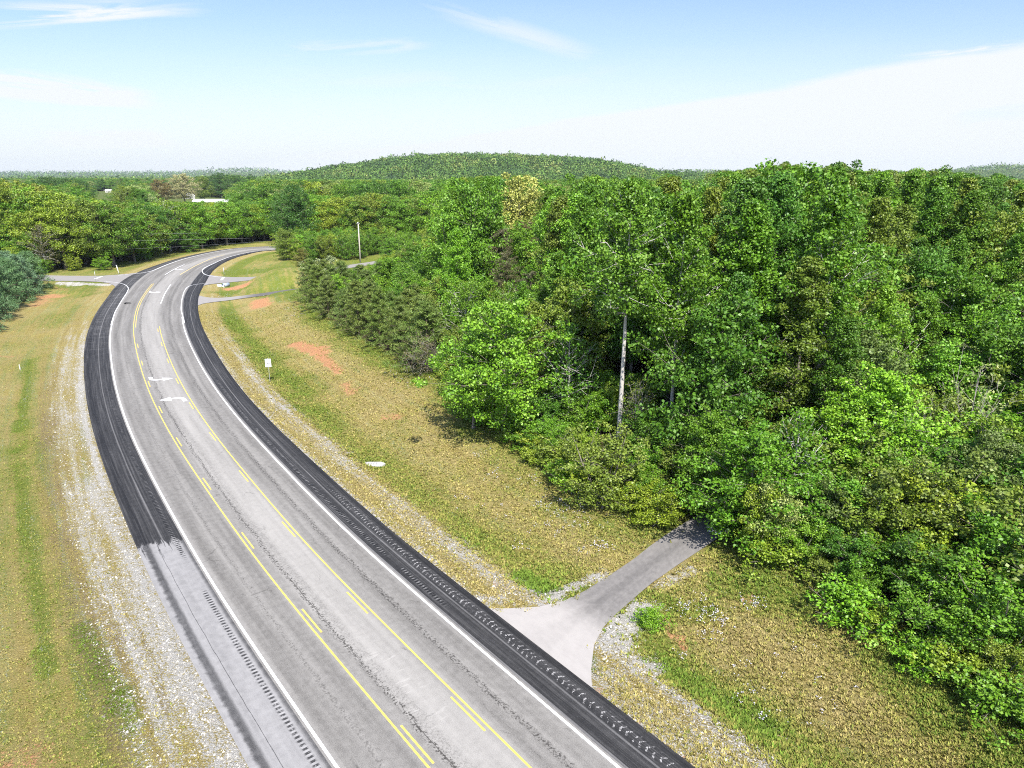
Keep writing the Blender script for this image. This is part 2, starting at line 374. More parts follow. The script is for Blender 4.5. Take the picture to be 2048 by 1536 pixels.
def edge_dist(x, y):
    x = np.asarray(x, float).ravel(); y = np.asarray(y, float).ravel(); best = np.full(len(x), 1e9); q = np.c_[x, y]
    for a, c in zip(FOREST_EDGE[:-1], FOREST_EDGE[1:]):
        ab = c-a; t = np.clip(((q-a)@ab)/(ab@ab+1e-9), 0, 1); best = np.minimum(best, np.hypot(*(q-a-t[:, None]*ab).T))
    return np.where(in_poly(FPOLY, x, y), best, -best)
n1 = fbm(gx*0.25, gy*0.25, 21); n2 = fbm(gx*0.09, gy*0.09, 31); n3 = fbm(gx*0.8, gy*0.8, 41, 3)
ed = np.full(len(gx), -99.0); ed[NEARM] = edge_dist(gx[NEARM], gy[NEARM])
green = 0.30 + (n2-0.5)*0.5
right, left = (dR > -2) & (gu < 900), (dL > -2) & (gu < 900)
# right verge: pale strip by the shoulder, green ditch, dry bank, greener towards the trees
green = np.where(right, np.interp(dR, [0,3.2,4.4,6.4,8.5,14,19,40], [.12,.14,.62,.66,.26,.20,.42,.55]) + (n1-0.5)*0.55, green)
green = np.where(right, green + sstep(ed, -5.0, 0.0)*0.38, green)
green = np.where(left, np.interp(dL, [0,3,5,9,13,30], [.10,.16,.40,.34,.28,.30]) + (n2-0.5)*0.7 + (n1-0.5)*0.2, green)
far_v = sstep(gs, 150, 178)*(gu < 900)
green = np.where(gu < 900, green + far_v*0.30*(np.maximum(dR, dL) > 3.0), 0.62)
for pts, w, k in (([(30,900),(45,1000),(60,1110),(85,1230),(92,1290)], 0.42, .34), ([(88,1300),(100,1345)], .5, .4), ([(48,840),(40,900)], .7, .2),
                  ([(165,1255),(225,1360),(245,1410)], .55, .55), ([(255,1380),(275,1450)], .45, .5), ([(1050,1150),(1100,1180)], .8, .7), ([(60,720),(50,790),(40,860)], .5, .45),
                  ([(160,770),(170,870),(175,980)], .4, .35), ([(1265,1190),(1360,1215),(1420,1220)], 1.0, .35), ([(1180,1300),(1190,1340)], .3, .6),
                  ([(1340,1330),(1450,1400),(1530,1450)], .9, .4), ([(470,545),(560,540),(590,552)], 4.5, .7), ([(520,560),(600,568)], 5, .5), ([(395,585),(470,583)], 2.5, .4),
                  ([(450,620),(490,665),(560,720),(640,790)], 1.6, .25), ([(180,590),(240,580)], 1.5, .3), ([(1800,1330),(2040,1500)], 2.0, .35), ([(1450,1160),(1600,1215)], 1.5, .3)):
    green = np.maximum(green, 0) + stroke(pts, w)*k
gravel = np.zeros(len(gx))
gravel = np.where(left, np.interp(dL, [0,.25,.8,1.15,1.7,2.3,3.1,3.8,4.4], [.40,.72,.66,.42,.46,.50,.36,.22,0])*np.interp(gs, [-30,30,55,75,110,140], [1.12,1.0,.95,.85,.72,.0]) + (n1-.5)*.3*(dL < 4), gravel)
gravel = np.where(right, np.interp(dR, [0,.12,.5,1.8,2.8,3.7,4.5], [.85,.8,.28,.30,.58,.42,0])*np.interp(gs, [-30,60,90,120], [1.0,.95,.7,.2]) + (n1-.5)*.45*(dR < 4.2), gravel)
for pts, w, k in (([(1112,1190),(1150,1172),(1205,1148)], .55, .8), ([(1285,1215),(1240,1250),(1215,1285),(1250,1290)], 1.0, .85), ([(1265,1330),(1310,1330)], .7, .75), ([(1195,1345),(1240,1350)], .6, .55),
                  ([(1310,1360),(1390,1420),(1450,1470),(1530,1530)], .7, .7), ([(955,1192),(1010,1200)], .45, .8), ([(900,1090),(980,1150),(1020,1185)], .5, .6), ([(1320,1168),(1390,1135)], .45, .5),
                  ([(125,566),(215,570)], 1.6, .8), ([(175,690),(170,730)], .9, .7), ([(640,870),(690,905)], .7, .55), ([(545,800),(590,840)], .6, .5)):
    gravel = np.maximum(gravel, stroke(pts, w)*k)
dirt = np.zeros(len(gx))
for pts, w, k in (([(592,688),(622,698),(645,705)], 1.5, .95), ([(630,706),(650,720),(680,744)], .95, .9), ([(645,694),(660,694)], .7, .7), ([(692,768),(705,785)], 1.0, .72), ([(778,833),(795,833)], 1.0, .6),
                  ([(518,602),(523,612)], 2.4, 1.0), ([(460,577),(485,572)], 2.2, 1.0), ([(88,595),(110,592)], 3.0, .75), ([(70,612),(90,600)], 2.0, .6), ([(105,572),(128,580)], 1.0, .5), ([(1330,1240),(1352,1272),(1380,1312)], .5, .7),
                  ([(0,712),(22,714)], .8, .5), ([(1225,1430),(1300,1478),(1400,1540)], .22, .8), ([(1185,1370),(1205,1400)], .25, .6), ([(985,1165),(1030,1190)], .5, .3), ([(15,1536),(80,1560)], 1.8, .5),
                  ([(1180,1225),(1195,1250)], .25, .3), ([(1040,1222),(1110,1218)], .3, .6), ([(1480,1195),(1510,1205)], .6, .5)):
    dirt = np.maximum(dirt, stroke(pts, w*.85, 0.8)*k)
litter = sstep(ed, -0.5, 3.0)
brown = np.where(left, np.interp(dL, [2.0,3.0,4.6,5.6], [0,.5,.55,0])*np.interp(gs, [-20,0,60,100], [.6,.8,1,.3])*(0.5+n1), 0)
brown = np.maximum(brown, stroke([(250,1250),(300,1330),(330,1420)], 0.8)*.75)
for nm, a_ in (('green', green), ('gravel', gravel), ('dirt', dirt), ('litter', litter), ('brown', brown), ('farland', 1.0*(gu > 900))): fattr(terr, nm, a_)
fattr(terr, 'road_u', np.where(gu < 900, gu, gx)); fattr(terr, 'road_s', np.where(gu < 900, gs, gy))

mt = bpy.data.materials.new('grass_ground'); mt.use_nodes = True; q = NB(mt.node_tree); q.n.clear()
P_ = q.new('ShaderNodeNewGeometry').outputs['Position']
f1 = q.sm(q.noise(P_, 9.0, 6.0, 0.72), .30, .70); f2 = q.noise(P_, 1.7, 5.0, 0.65); f3 = q.sm(q.noise(P_, 24.0, 3.0, 0.7), .34, .66); f4 = q.noise(P_, 0.33, 3.0, 0.5)
mow = q.noise(q.comb(q.mul(q.attr('road_u'), 1.1), q.mul(q.attr('road_s'), .045), 0.0), 1.0, 4.0, .65); mowf = q.sm(mow, .36, .64)
tan = q.mix(f1, (0.25, 0.19, 0.058), (0.50, 0.41, 0.175)); tan = q.mix(q.sm(f4, 0.35, 0.7, 0, .7), tan, (0.36, 0.29, 0.075)); tan = q.mix(q.mul(mowf, .45), tan, (0.52, 0.44, 0.20))
grn = q.mix(f1, (0.095, 0.130, 0.016), (0.25, 0.31, 0.05))
gfac = q.sm(q.add(q.attr('green'), q.add(q.mul(q.sub(f1, .5), .55), q.add(q.mul(q.sub(f2, .5), 1.0), q.mul(q.sub(mowf, .5), .34)))), 0.22, 0.80)
c = q.mix(gfac, tan, grn)
c = q.mix(q.sm(q.add(q.attr('brown'), q.mul(q.sub(f1, .5), 1.4)), .38, .75), c, q.mix(f3, (.15, .11, .06), (.30, .235, .14)))
gv = q.mix(f3, (0.30, 0.28, 0.235), (0.76, 0.735, 0.67))
gmask = q.sm(q.add(q.attr('gravel'), q.add(q.mul(q.sub(f1, .5), .85), q.add(q.mul(q.sub(f2, .5), 1.0), q.mul(q.sub(mowf, .5), .38)))), .36, .64)
c = q.mix(gmask, c, gv)
dmask = q.sm(q.add(q.attr('dirt'), q.add(q.mul(q.sub(f1, .5), .7), q.mul(q.sub(f2, .5), 1.7))), .42, .66)
c = q.mix(dmask, c, q.mix(f1, (0.46, 0.19, 0.085), (0.66, 0.38, 0.20)))
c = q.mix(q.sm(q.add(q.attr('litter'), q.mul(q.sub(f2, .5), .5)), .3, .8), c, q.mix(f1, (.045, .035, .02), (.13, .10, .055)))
wd = q.mix(q.noise(P_, 0.02, 4.0), (.055, .085, .022), (.11, .15, .04))
c = q.mix(q.mul(q.attr('farland'), 0.85), c, wd)
bs = q.new('ShaderNodeBsdfPrincipled', None, Base_Color=c, Roughness=0.95); bs.inputs['Specular IOR Level'].default_value = 0.1
bp = q.new('ShaderNodeBump', None, Strength=0.9, Distance=0.10, Height=q.add(q.mul(f1, 1.0), q.mul(f3, .35))); q.l.new(bp.outputs[0], bs.inputs['Normal'])
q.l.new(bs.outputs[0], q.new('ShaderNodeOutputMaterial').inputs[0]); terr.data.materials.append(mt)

# ------------------------------------------------------------------ asphalt
def asphalt(name, kind):
    mt = bpy.data.materials.new(name); mt.use_nodes = True; q = NB(mt.node_tree); q.n.clear()
    uv = q.new('ShaderNodeUVMap', dict(uv_map='UVMap')).outputs[0]; u, v, _ = q.sep(uv)
    fine = q.noise(uv, 22.0, 4.0, 0.75); mid = q.noise(uv, 2.2, 4.0, 0.6)
    lng = q.noise(q.vscale(uv, (1.6, 0.06, 1)), 1.0, 4.0, 0.6); stre = q.noise(q.vscale(uv, (7.0, 0.10, 1)), 1.0, 4.0, 0.65)
    wob = q.mul(q.sub(q.noise(q.vscale(uv, (0.0, 0.35, 1)), 1.0, 3.0), .5), .5)
    pep = q.sm(fine, .36, .24)                                        # dark open pits in the surface
    def crackline(uc, w, amt):
        uu = q.add(u, q.add(wob, q.mul(q.sub(mid, .5), .45)))
        return q.mul(q.mul(q.band(uu, uc, w), q.sm(q.noise(uv, 7.0, 4.0, .7), .46, .60)), amt)
    if kind == 'lanes':
        val = q.add(q.add(0.285, q.mul(q.sub(lng, .5), .15)), q.mul(q.sub(mid, .5), .10)); val = q.add(val, q.mul(q.sub(fine, .5), .30))
        val = q.add(val, q.mul(q.sm(q.m('ABSOLUTE', q.sub(q.add(u, q.mul(q.sub(mid, .5), .5)), 5.35)), 2.3, .3), .055))
        val = q.add(val, q.mul(q.band(q.add(u, q.mul(q.sub(lng, .5), .6)), 3.75, .5), -.02))
        for uc, w, a_ in ((0.85, .8, -.035), (2.6, .8, -.03), (7.9, .9, -.025), (9.5, .8, -.025), (0.2, .25, .02), (6.5, .3, .02)): val = q.add(val, q.mul(q.band(u, uc, w), a_))
        val = q.sub(val, q.mul(pep, .13))
        dark = q.mx(q.mx(crackline(4.25, .26, .75), crackline(8.45, .30, .6)), q.mx(crackline(1.75, .2, .3), crackline(4.5, .7, .22)))
        thin = q.mul(q.band(q.add(u, q.mul(wob, .4)), 4.25, .035), q.mul(q.sm(q.noise(q.vscale(uv, (0, .12, 1)), 1.0), .45, .55), .6))
        vo = q.new('ShaderNodeTexVoronoi', dict(feature='DISTANCE_TO_EDGE'), Scale=0.16); q.l.new(q.vscale(uv, (1.0, .42, 1)), vo.inputs['Vector'])
        vo2 = q.new('ShaderNodeTexVoronoi', dict(feature='DISTANCE_TO_EDGE'), Scale=1.0); q.l.new(q.vscale(q.new('ShaderNodeVectorMath', dict(operation='ADD'), i0=uv, i1=q.comb(q.mul(mid, .8), q.mul(fine, .3), 0)).outputs[0], (.6, .22, 1)), vo2.inputs['Vector'])
        ck = q.mul(q.sm(vo2.outputs['Distance'], .016, .0), q.mul(q.sm(q.noise(uv, .35, 2.0), .55, .62), .26))
        sl_ = q.mul(q.band(q.add(u, q.mul(v, 0.0)), 5.3, 1.3), q.mul(q.sm(q.noise(q.vscale(uv, (.5, 2.5, 1)), 1.0, 2.0), .60, .66), q.band(v, 3.0, 6.0)))
        val = q.add(val, q.mul(sl_, .06))
        f_ = q.m('MAXIMUM', q.m('MAXIMUM', dark, thin), ck)
        val = q.mul(val, q.sub(1.0, q.mul(f_, .78)))
        col = q.mix(q.sm(val, .10, .45), (.050, .046, .041), (.385, .368, .338))
        rough = .85
    elif kind in ('shoulder_left', 'shoulder_right'):
        rt = kind.endswith('right')
        out = q.sub(u, 10.2) if rt else q.mul(u, -1.0)                # metres outward from the white line
        val = q.add(.060, q.mul(q.sm(stre, .36, .74), .075)); val = q.add(val, q.mul(q.sub(mid, .5), .07)); val = q.add(val, q.mul(q.sub(fine, .5), .16))
        val = q.add(val, q.mul(q.sm(fine, .58, .72), .07 if rt else .05))
        val = q.sub(val, q.mul(q.band(out, 2.65, .45), .03)); val = q.add(val, q.mul(q.band(out, 1.45, .09), .10))
        if rt:
            val = q.add(val, q.mul(q.mul(q.band(out, .25, .2), .12), 1.0))
            thinl = q.mul(q.band(out, .38, .05), .9)
        else:
            rag = q.add(v, q.mul(q.sub(q.noise(q.vscale(uv, (3.0, .5, 1)), 1.0, 3.0, .6), .5), 5.0))
            new = q.sm(rag, 27.4, 26.6)                               # nearer than here the shoulder was not resurfaced
            old = q.add(q.add(q.add(.32, q.mul(q.sub(lng, .5), .16)), q.mul(q.sub(fine, .5), .28)), q.mul(q.sub(mid, .5), .16))
            old = q.sub(old, q.mul(q.band(q.add(out, q.mul(q.sub(mid, .5), .3)), 2.62, .34), .17)); old = q.sub(old, q.mul(q.band(out, .18, .34), .16))
            old = q.sub(old, q.mul(q.mul(q.band(q.add(out, q.mul(wob, .3)), 1.95, .03), .20), q.sm(fine, .4, .5)))
            dr = q.mul(q.sm(q.noise(q.vscale(uv, (4.5, .25, 1)), 1.0, 4.0, .7), .58, .66), q.sm(v, 23.0, 27.0))
            old = q.sub(old, q.mul(dr, .22))
            val = q.add(q.mul(val, q.sub(1.0, new)), q.mul(old, new))
            val = q.add(val, q.mul(q.sm(v, 95.0, 140.0), .035))
            grid = q.mul(q.sm(q.noise(q.vscale(uv, (.3, 1.6, 1)), 1.0, 2.0, .5), .55, .62), q.sm(v, 85.0, 110.0)); val = q.add(val, q.mul(grid, .05))
            thinl = 0.0
        # milled rumble strip, in runs with gaps
        fr = q.m('FRACT', q.m('DIVIDE', v, .31)); seg = q.m('FRACT', q.m('DIVIDE', q.add(v, 61.0), 84.0)) if not rt else q.m('FRACT', q.m('DIVIDE', q.add(v, 20.0), 35.0))
        rc = .80 if rt else .72
        side = q.mul(q.band(q.add(out, q.mul(q.sub(mid, .5), .12)), rc, .22), q.sm(q.noise(uv, 5.0, 3.0, .7), .34, .50)); run = q.mul(q.sm(seg, .0, .02), q.sm(seg, .95, .94))
        rum = q.mul(q.mul(side, run), q.sm(v, 78.0, 66.0))
        if rt: rum = q.mul(rum, q.sm(v, 7.0, 8.0))
        groove = q.mul(rum, q.sm(fr, .60, .45)); ridge = q.mul(rum, q.sm(fr, .45, .62))
        val = q.add(q.mul(val, q.sub(1.0, q.mul(groove, .72))), q.mul(q.mul(ridge, q.sm(mid, .35, .6)), .16 if rt else .07))
        if rt:                                                        # pale tractor tyre lugs
            tr_ = q.sub(out, q.add(1.95, q.mul(wob, .5))); lug = q.m('FRACT', q.add(q.m('DIVIDE', v, .42), q.mul(q.m('ABSOLUTE', tr_), 1.5)))
            lm = q.mul(q.mul(q.band(tr_, 0.0, .42), q.sm(lug, .36, .24)), q.mul(q.mul(q.sm(q.noise(uv, 3.0, 3.0, .6), .44, .56), q.sm(q.noise(uv, 11.0, 2.0, .6), .42, .55)), q.sm(v, 31.0, 24.0)))
            val = q.add(val, q.mul(lm, .46))
        val = q.mul(val, q.sub(1.0, q.mul(thinl, .55))) if rt else val
        col = q.mix(q.sm(val, .0, .5), (.011, .011, .012), (.37, .36, .35)); rough = .8
    else:
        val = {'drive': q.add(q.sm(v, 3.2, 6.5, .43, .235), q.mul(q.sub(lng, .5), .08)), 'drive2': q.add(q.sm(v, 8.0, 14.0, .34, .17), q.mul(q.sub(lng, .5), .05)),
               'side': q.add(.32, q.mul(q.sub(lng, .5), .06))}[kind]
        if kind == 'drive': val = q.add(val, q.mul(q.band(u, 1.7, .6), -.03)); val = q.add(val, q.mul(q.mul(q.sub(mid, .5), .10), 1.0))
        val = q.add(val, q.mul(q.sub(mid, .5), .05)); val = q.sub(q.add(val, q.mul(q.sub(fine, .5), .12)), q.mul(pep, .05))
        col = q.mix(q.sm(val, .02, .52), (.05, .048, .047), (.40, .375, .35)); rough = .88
    bs = q.new('ShaderNodeBsdfPrincipled', None, Base_Color=col, Roughness=rough); bs.inputs['Specular IOR Level'].default_value = .25
    bp = q.new('ShaderNodeBump', None, Strength=.35, Distance=.02, Height=fine); q.l.new(bp.outputs[0], bs.inputs['Normal'])
    q.l.new(bs.outputs[0], q.new('ShaderNodeOutputMaterial').inputs[0]); return mt

def road_strip(name, us, mat):
    keep = np.arange(0, len(SS)); V = []; UV = []
    for k in keep:
        for uu in us:
            r = np.interp(uu, CANON, [O[k] for O in OFFS]); p = LWC[k] + NRM[k]*r
            V.append((p[0], p[1], 0.0)); UV.append((uu, SS[k]))
    o = mesh_obj(name, np.array(V), grid_faces(len(keep), len(us)), mat, smooth=True); set_uv(o, np.array(UV))
    o.data.flip_normals(); return struct(o)
road = road_strip('road', [-0.2, 0.6, 1.7, 2.8, 3.4, 4.5, 5.6, 6.9, 8.0, 9.2, 10.0, 10.4], asphalt('lane_asphalt', 'lanes'))
road_strip('road_shoulder', [-3.2, -2.4, -1.6, -0.8, -0.2], asphalt('left_shoulder_seal', 'shoulder_left'))
road_strip('road_shoulder', [10.4, 11.2, 12.0, 12.6, 13.0], asphalt('right_shoulder_seal', 'shoulder_right'))
def drape(name, key, mat, lift, n=6):
    l_, r_, s = SIDES[key]; V = []; UV = []
    for a, c, ss in zip(l_, r_, s):
        for t in np.linspace(0, 1, n):
            p = lerp(a, c, t); V.append((p[0], p[1], 0)); UV.append((t, ss))
    V = np.array(V); V[:, 2] = height(V[:, 0], V[:, 1]) + lift
    u, s_ = road_uv(V[:, 0], V[:, 1]); inside = (u > np.interp(s_, SS, O_SL)) & (u < np.interp(s_, SS, O_SR)); V[inside, 2] = -0.03
    uv = np.array(UV); o = mesh_obj(name, V, grid_faces(len(l_), n), mat, smooth=True)
    set_uv(o, uv*[3.4, 1.0]); return struct(o)
SIDE_M = asphalt('side_asphalt', 'side')
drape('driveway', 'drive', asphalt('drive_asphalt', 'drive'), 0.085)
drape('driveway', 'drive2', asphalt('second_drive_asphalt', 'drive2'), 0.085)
drape('side_road', 'side_r', SIDE_M, 0.085); drape('side_road', 'side_l', SIDE_M, 0.085)

# ------------------------------------------------------------------ painted markings (parts of the road)
def paint(name, col, wear=.25):
    mt = bpy.data.materials.new(name); mt.use_nodes = True; q = NB(mt.node_tree); q.n.clear()
    P_ = q.new('ShaderNodeNewGeometry').outputs['Position']
    w_ = q.sm(q.add(q.noise(P_, 14.0, 5.0, .7), q.mul(q.sub(q.noise(P_, .6, 3.0), .5), .3)), .60, .72)
    c = q.mix(q.mul(w_, wear*2.4), q.mix(q.noise(P_, 3.0), tuple(k*.86 for k in col), col), (.24, .23, .22))
    bs = q.new('ShaderNodeBsdfPrincipled', None, Base_Color=c, Roughness=.6); q.l.new(bs.outputs[0], q.new('ShaderNodeOutputMaterial').inputs[0]); return mt
WHITE = paint('white_paint', (.86, .86, .85), .12); YELLOW = paint('yellow_paint', (.74, .56, .12), .16); PALE_YEL = paint('faded_yellow_paint', (.66, .53, .24), .3)
def ribbon(P, w, z=0.004):
    P = np.asarray(P, float); d = np.gradient(P, axis=0); d /= np.linalg.norm(d, axis=1)[:, None]+1e-9; n = np.c_[d[:, 1], -d[:, 0]]
    V = np.stack([P-n*w/2, P+n*w/2], 1).reshape(-1, 2); V = np.c_[V, np.full(len(V), z)]
    f = grid_faces(len(P), 2)[:, ::-1].copy(); return V, f
def mark(name, P, w, mat, z=0.004, dz=None):
    V, f = ribbon(P, w, z)
    if dz is not None: V[:, 2] = dz(V[:, 0], V[:, 1])
    return mesh_obj(name, V, f, mat, road)
def along(s0, s1, u, st=0.5): s = np.arange(s0, s1+.01, st); return at(O_LW, s, np.full(len(s), u))
def pxline(pts, st=0.5, it=3): return smooth_poly(np.asarray(flat(pts)), st, it)
sOf = lambda px: float(road_uv(*flat([px]).T)[1][0])
zr = lambda x, y: np.where(np.abs(road_uv(x, y)[0]-5) < 20, np.maximum(height(x, y)+.09, .004), .02)
def zside(x, y):
    u, s = road_uv(x, y); ins = (u > np.interp(s, SS, O_SL)-.1) & (u < np.interp(s, SS, O_SR)+.1)
    return np.where(ins, .006, height(x, y) + .095)
sL1 = sOf((230,625)); mark('edge_line', along(-30, sL1-6, 0.0), .155, WHITE)
mark('edge_line', pxline([(222,650),(230,624),(244,600),(254,585),(257.5,577),(253,570.5),(241,566),(218,563),(206,562.3)], .5, 1), .155, WHITE, dz=zside)
mark('edge_line', pxline([(209,552.4),(236,550.5),(274,548.4),(296,546),(330,530.5),(362,519),(400,509.5),(440,501.5),(489,495),(545,493)], 1, 2), .25, WHITE, dz=zside)
sR1 = sOf((362,620)); mark('edge_line', along(-30, sR1-8, 10.2), .155, WHITE)
mark('edge_line', pxline([(369,646),(362,619),(363.5,600),(368,583),(374,574),(384,569.5),(403,567),(446,565)], .5, 1), .155, WHITE, dz=zside)
mark('edge_line', pxline([(450,554.6),(425,552.8),(413,550.5),(405.5,546.5),(404,541),(408,536),(421,530),(440,521),(458,514),(480,508.3),(506,503),(545,499)], .6, 1), .22, WHITE, dz=zside)
sY = sOf((305,567)); mark('centre_line', along(-30, sY, 3.32), .115, YELLOW)
sY2 = sOf((321,652)); mark('centre_line', along(-30, sY2, 6.9), .115, YELLOW)
mark('centre_line', along(sOf((270,655)), sY, 3.62), .115, YELLOW)
mark('turn_lane_line', pxline([(321.5,607),(329,588),(342,567.5)], .5, 1), .20, WHITE)
mark('turn_lane_line', pxline([(330,549.5),(347,539),(369,529)], .5, 1), .20, WHITE)
mark('centre_line', pxline([(360,549.5),(375,540.5),(390,532),(422,517),(450,509)], .5, 2), .30, PALE_YEL)
for k in range(-2, 10):
    s0 = sOf((640,1266)) + 12.45*k
    if s0 < sOf((271,675)): mark('yellow_dash', along(s0, s0+3.05, 3.32+.30, .25), .115, YELLOW)
    s1 = sOf((735,1227)) + 12.35*k
    if s1 < sOf((322,660)): mark('yellow_dash', along(s1, s1+3.05, 6.9-.30, .25), .115, YELLOW)
def turn_arrow(s0, flip):                               # curved left-turn arrow lying along the lane
    # outline in lane coordinates (v along travel, w to the left)
    n = 10; th = np.linspace(0, pi/2*0.98, n); R0 = .85
    cl = [(-.9, 0.0), (-.3, 0.0)] + [(R0*sin(t), R0*(1-cos(t))) for t in th[1:]] + [(R0+.02, R0+.45)]
    cl = np.array(cl); d = np.gradient(cl, axis=0); d /= np.linalg.norm(d, axis=1)[:, None]; nn = np.c_[-d[:, 1], d[:, 0]]
    hw = np.linspace(.24, .19, len(cl))[:, None]; Lf, Rt = cl+nn*hw, cl-nn*hw
    tip = cl[-1] + d[-1]*1.3; h1, h2 = cl[-1]+nn[-1]*.75, cl[-1]-nn[-1]*.75
    P = np.vstack([Rt, h2, tip, h1, Lf[::-1]])
    i = float(np.interp(s0, SS, np.arange(len(SS)))); i = int(round(i)); c0 = at(O_LW, np.array([s0]), np.array([5.15]))[0]
    t_, nr = T[i], NRM[i]; V = []
    for v_, w_ in P:
        v_ = v_*1.1 - .5; w_ -= 1.25
        q_ = c0 + (t_*v_ - nr*w_*1.0)*(1 if not flip else -1); V.append((q_[0], q_[1], .005))
    ne = len(cl); F = [(a, a+1, 2*ne+3-2-a, 2*ne+3-1-a) for a in range(ne-1)] + [(ne, ne+1, ne+2)]
    o = mesh_obj('turn_arrow', V, [tuple(f) for f in F], WHITE, road)
    if o.data.polygons[0].normal.z < 0: o.data.flip_normals()
    return o
turn_arrow(sOf((340,800)), False); turn_arrow(sOf((324,757)), True); turn_arrow(sOf((312,584)), True); turn_arrow(sOf((372,538)), True)
for pts in ([(190,557.5),(204,552.5)], [(443,560),(447,554.5)]):
    P = flat(pts); mark('stop_bar', np.linspace(P[0], P[1], 6), .6, WHITE, dz=zside)

# ------------------------------------------------------------------ vegetation: one mesh per kind, copied
def leaves(rng, C, N, rad, flatn, L, Wd, outward=0.6, up=0.5, needle=False, shell=0.35):
    """N leaves round every centre C (k,3); returns vertices and four-sided leaf faces and a shade per leaf."""
    k = len(C); idx = np.repeat(np.arange(k), N); n = len(idx)
    d = rng.normal(size=(n, 3)); d /= np.linalg.norm(d, axis=1)[:, None]
    r = (rng.random(n)**shell)[:, None]
    rad_ = np.broadcast_to(np.asarray(rad, float), (k,))[idx][:, None]
    p = C[idx] + d*r*rad_*np.array([1, 1, flatn])
    nr = rng.normal(size=(n, 3))*0.75 + d*outward + np.array([0, 0, up]); nr /= np.linalg.norm(nr, axis=1)[:, None]
    if needle: a = d*0.7 + np.array([0, 0, .55]) + rng.normal(size=(n, 3))*.35
    else: a = rng.normal(size=(n, 3)); a[:, 2] -= 0.35
    a = a - nr*np.sum(a*nr, 1)[:, None]; a /= np.linalg.norm(a, axis=1)[:, None] + 1e-9
    c = np.cross(nr, a); sz = (0.65 + 0.7*rng.random(n))[:, None]
    a *= L*0.5*sz; c *= Wd*0.5*sz; bend = nr*(L*0.10)*rng.normal(size=(n, 1))
    V = np.stack([p-a, p+c+bend-a*.15, p+a, p-c+bend-a*.15], 1).reshape(-1, 3)
    shade = np.clip(0.5 + 0.16*rng.normal(size=n) + 0.20*(rng.random(k)[idx]-.5), 0, 1)
    return V, np.arange(n*4).reshape(n, 4), shade
class Tree:
    def __init__(s, name, crown, trunk, H, R, mats): s.name, s.crown, s.trunk, s.H, s.R, s.mats = name, crown, trunk, H, R, mats
def join(parts):
    V = []; F = []; o = 0
    for v, f in parts: V.append(v); F.append(f+o); o += len(v)
    return np.vstack(V), np.vstack(F)
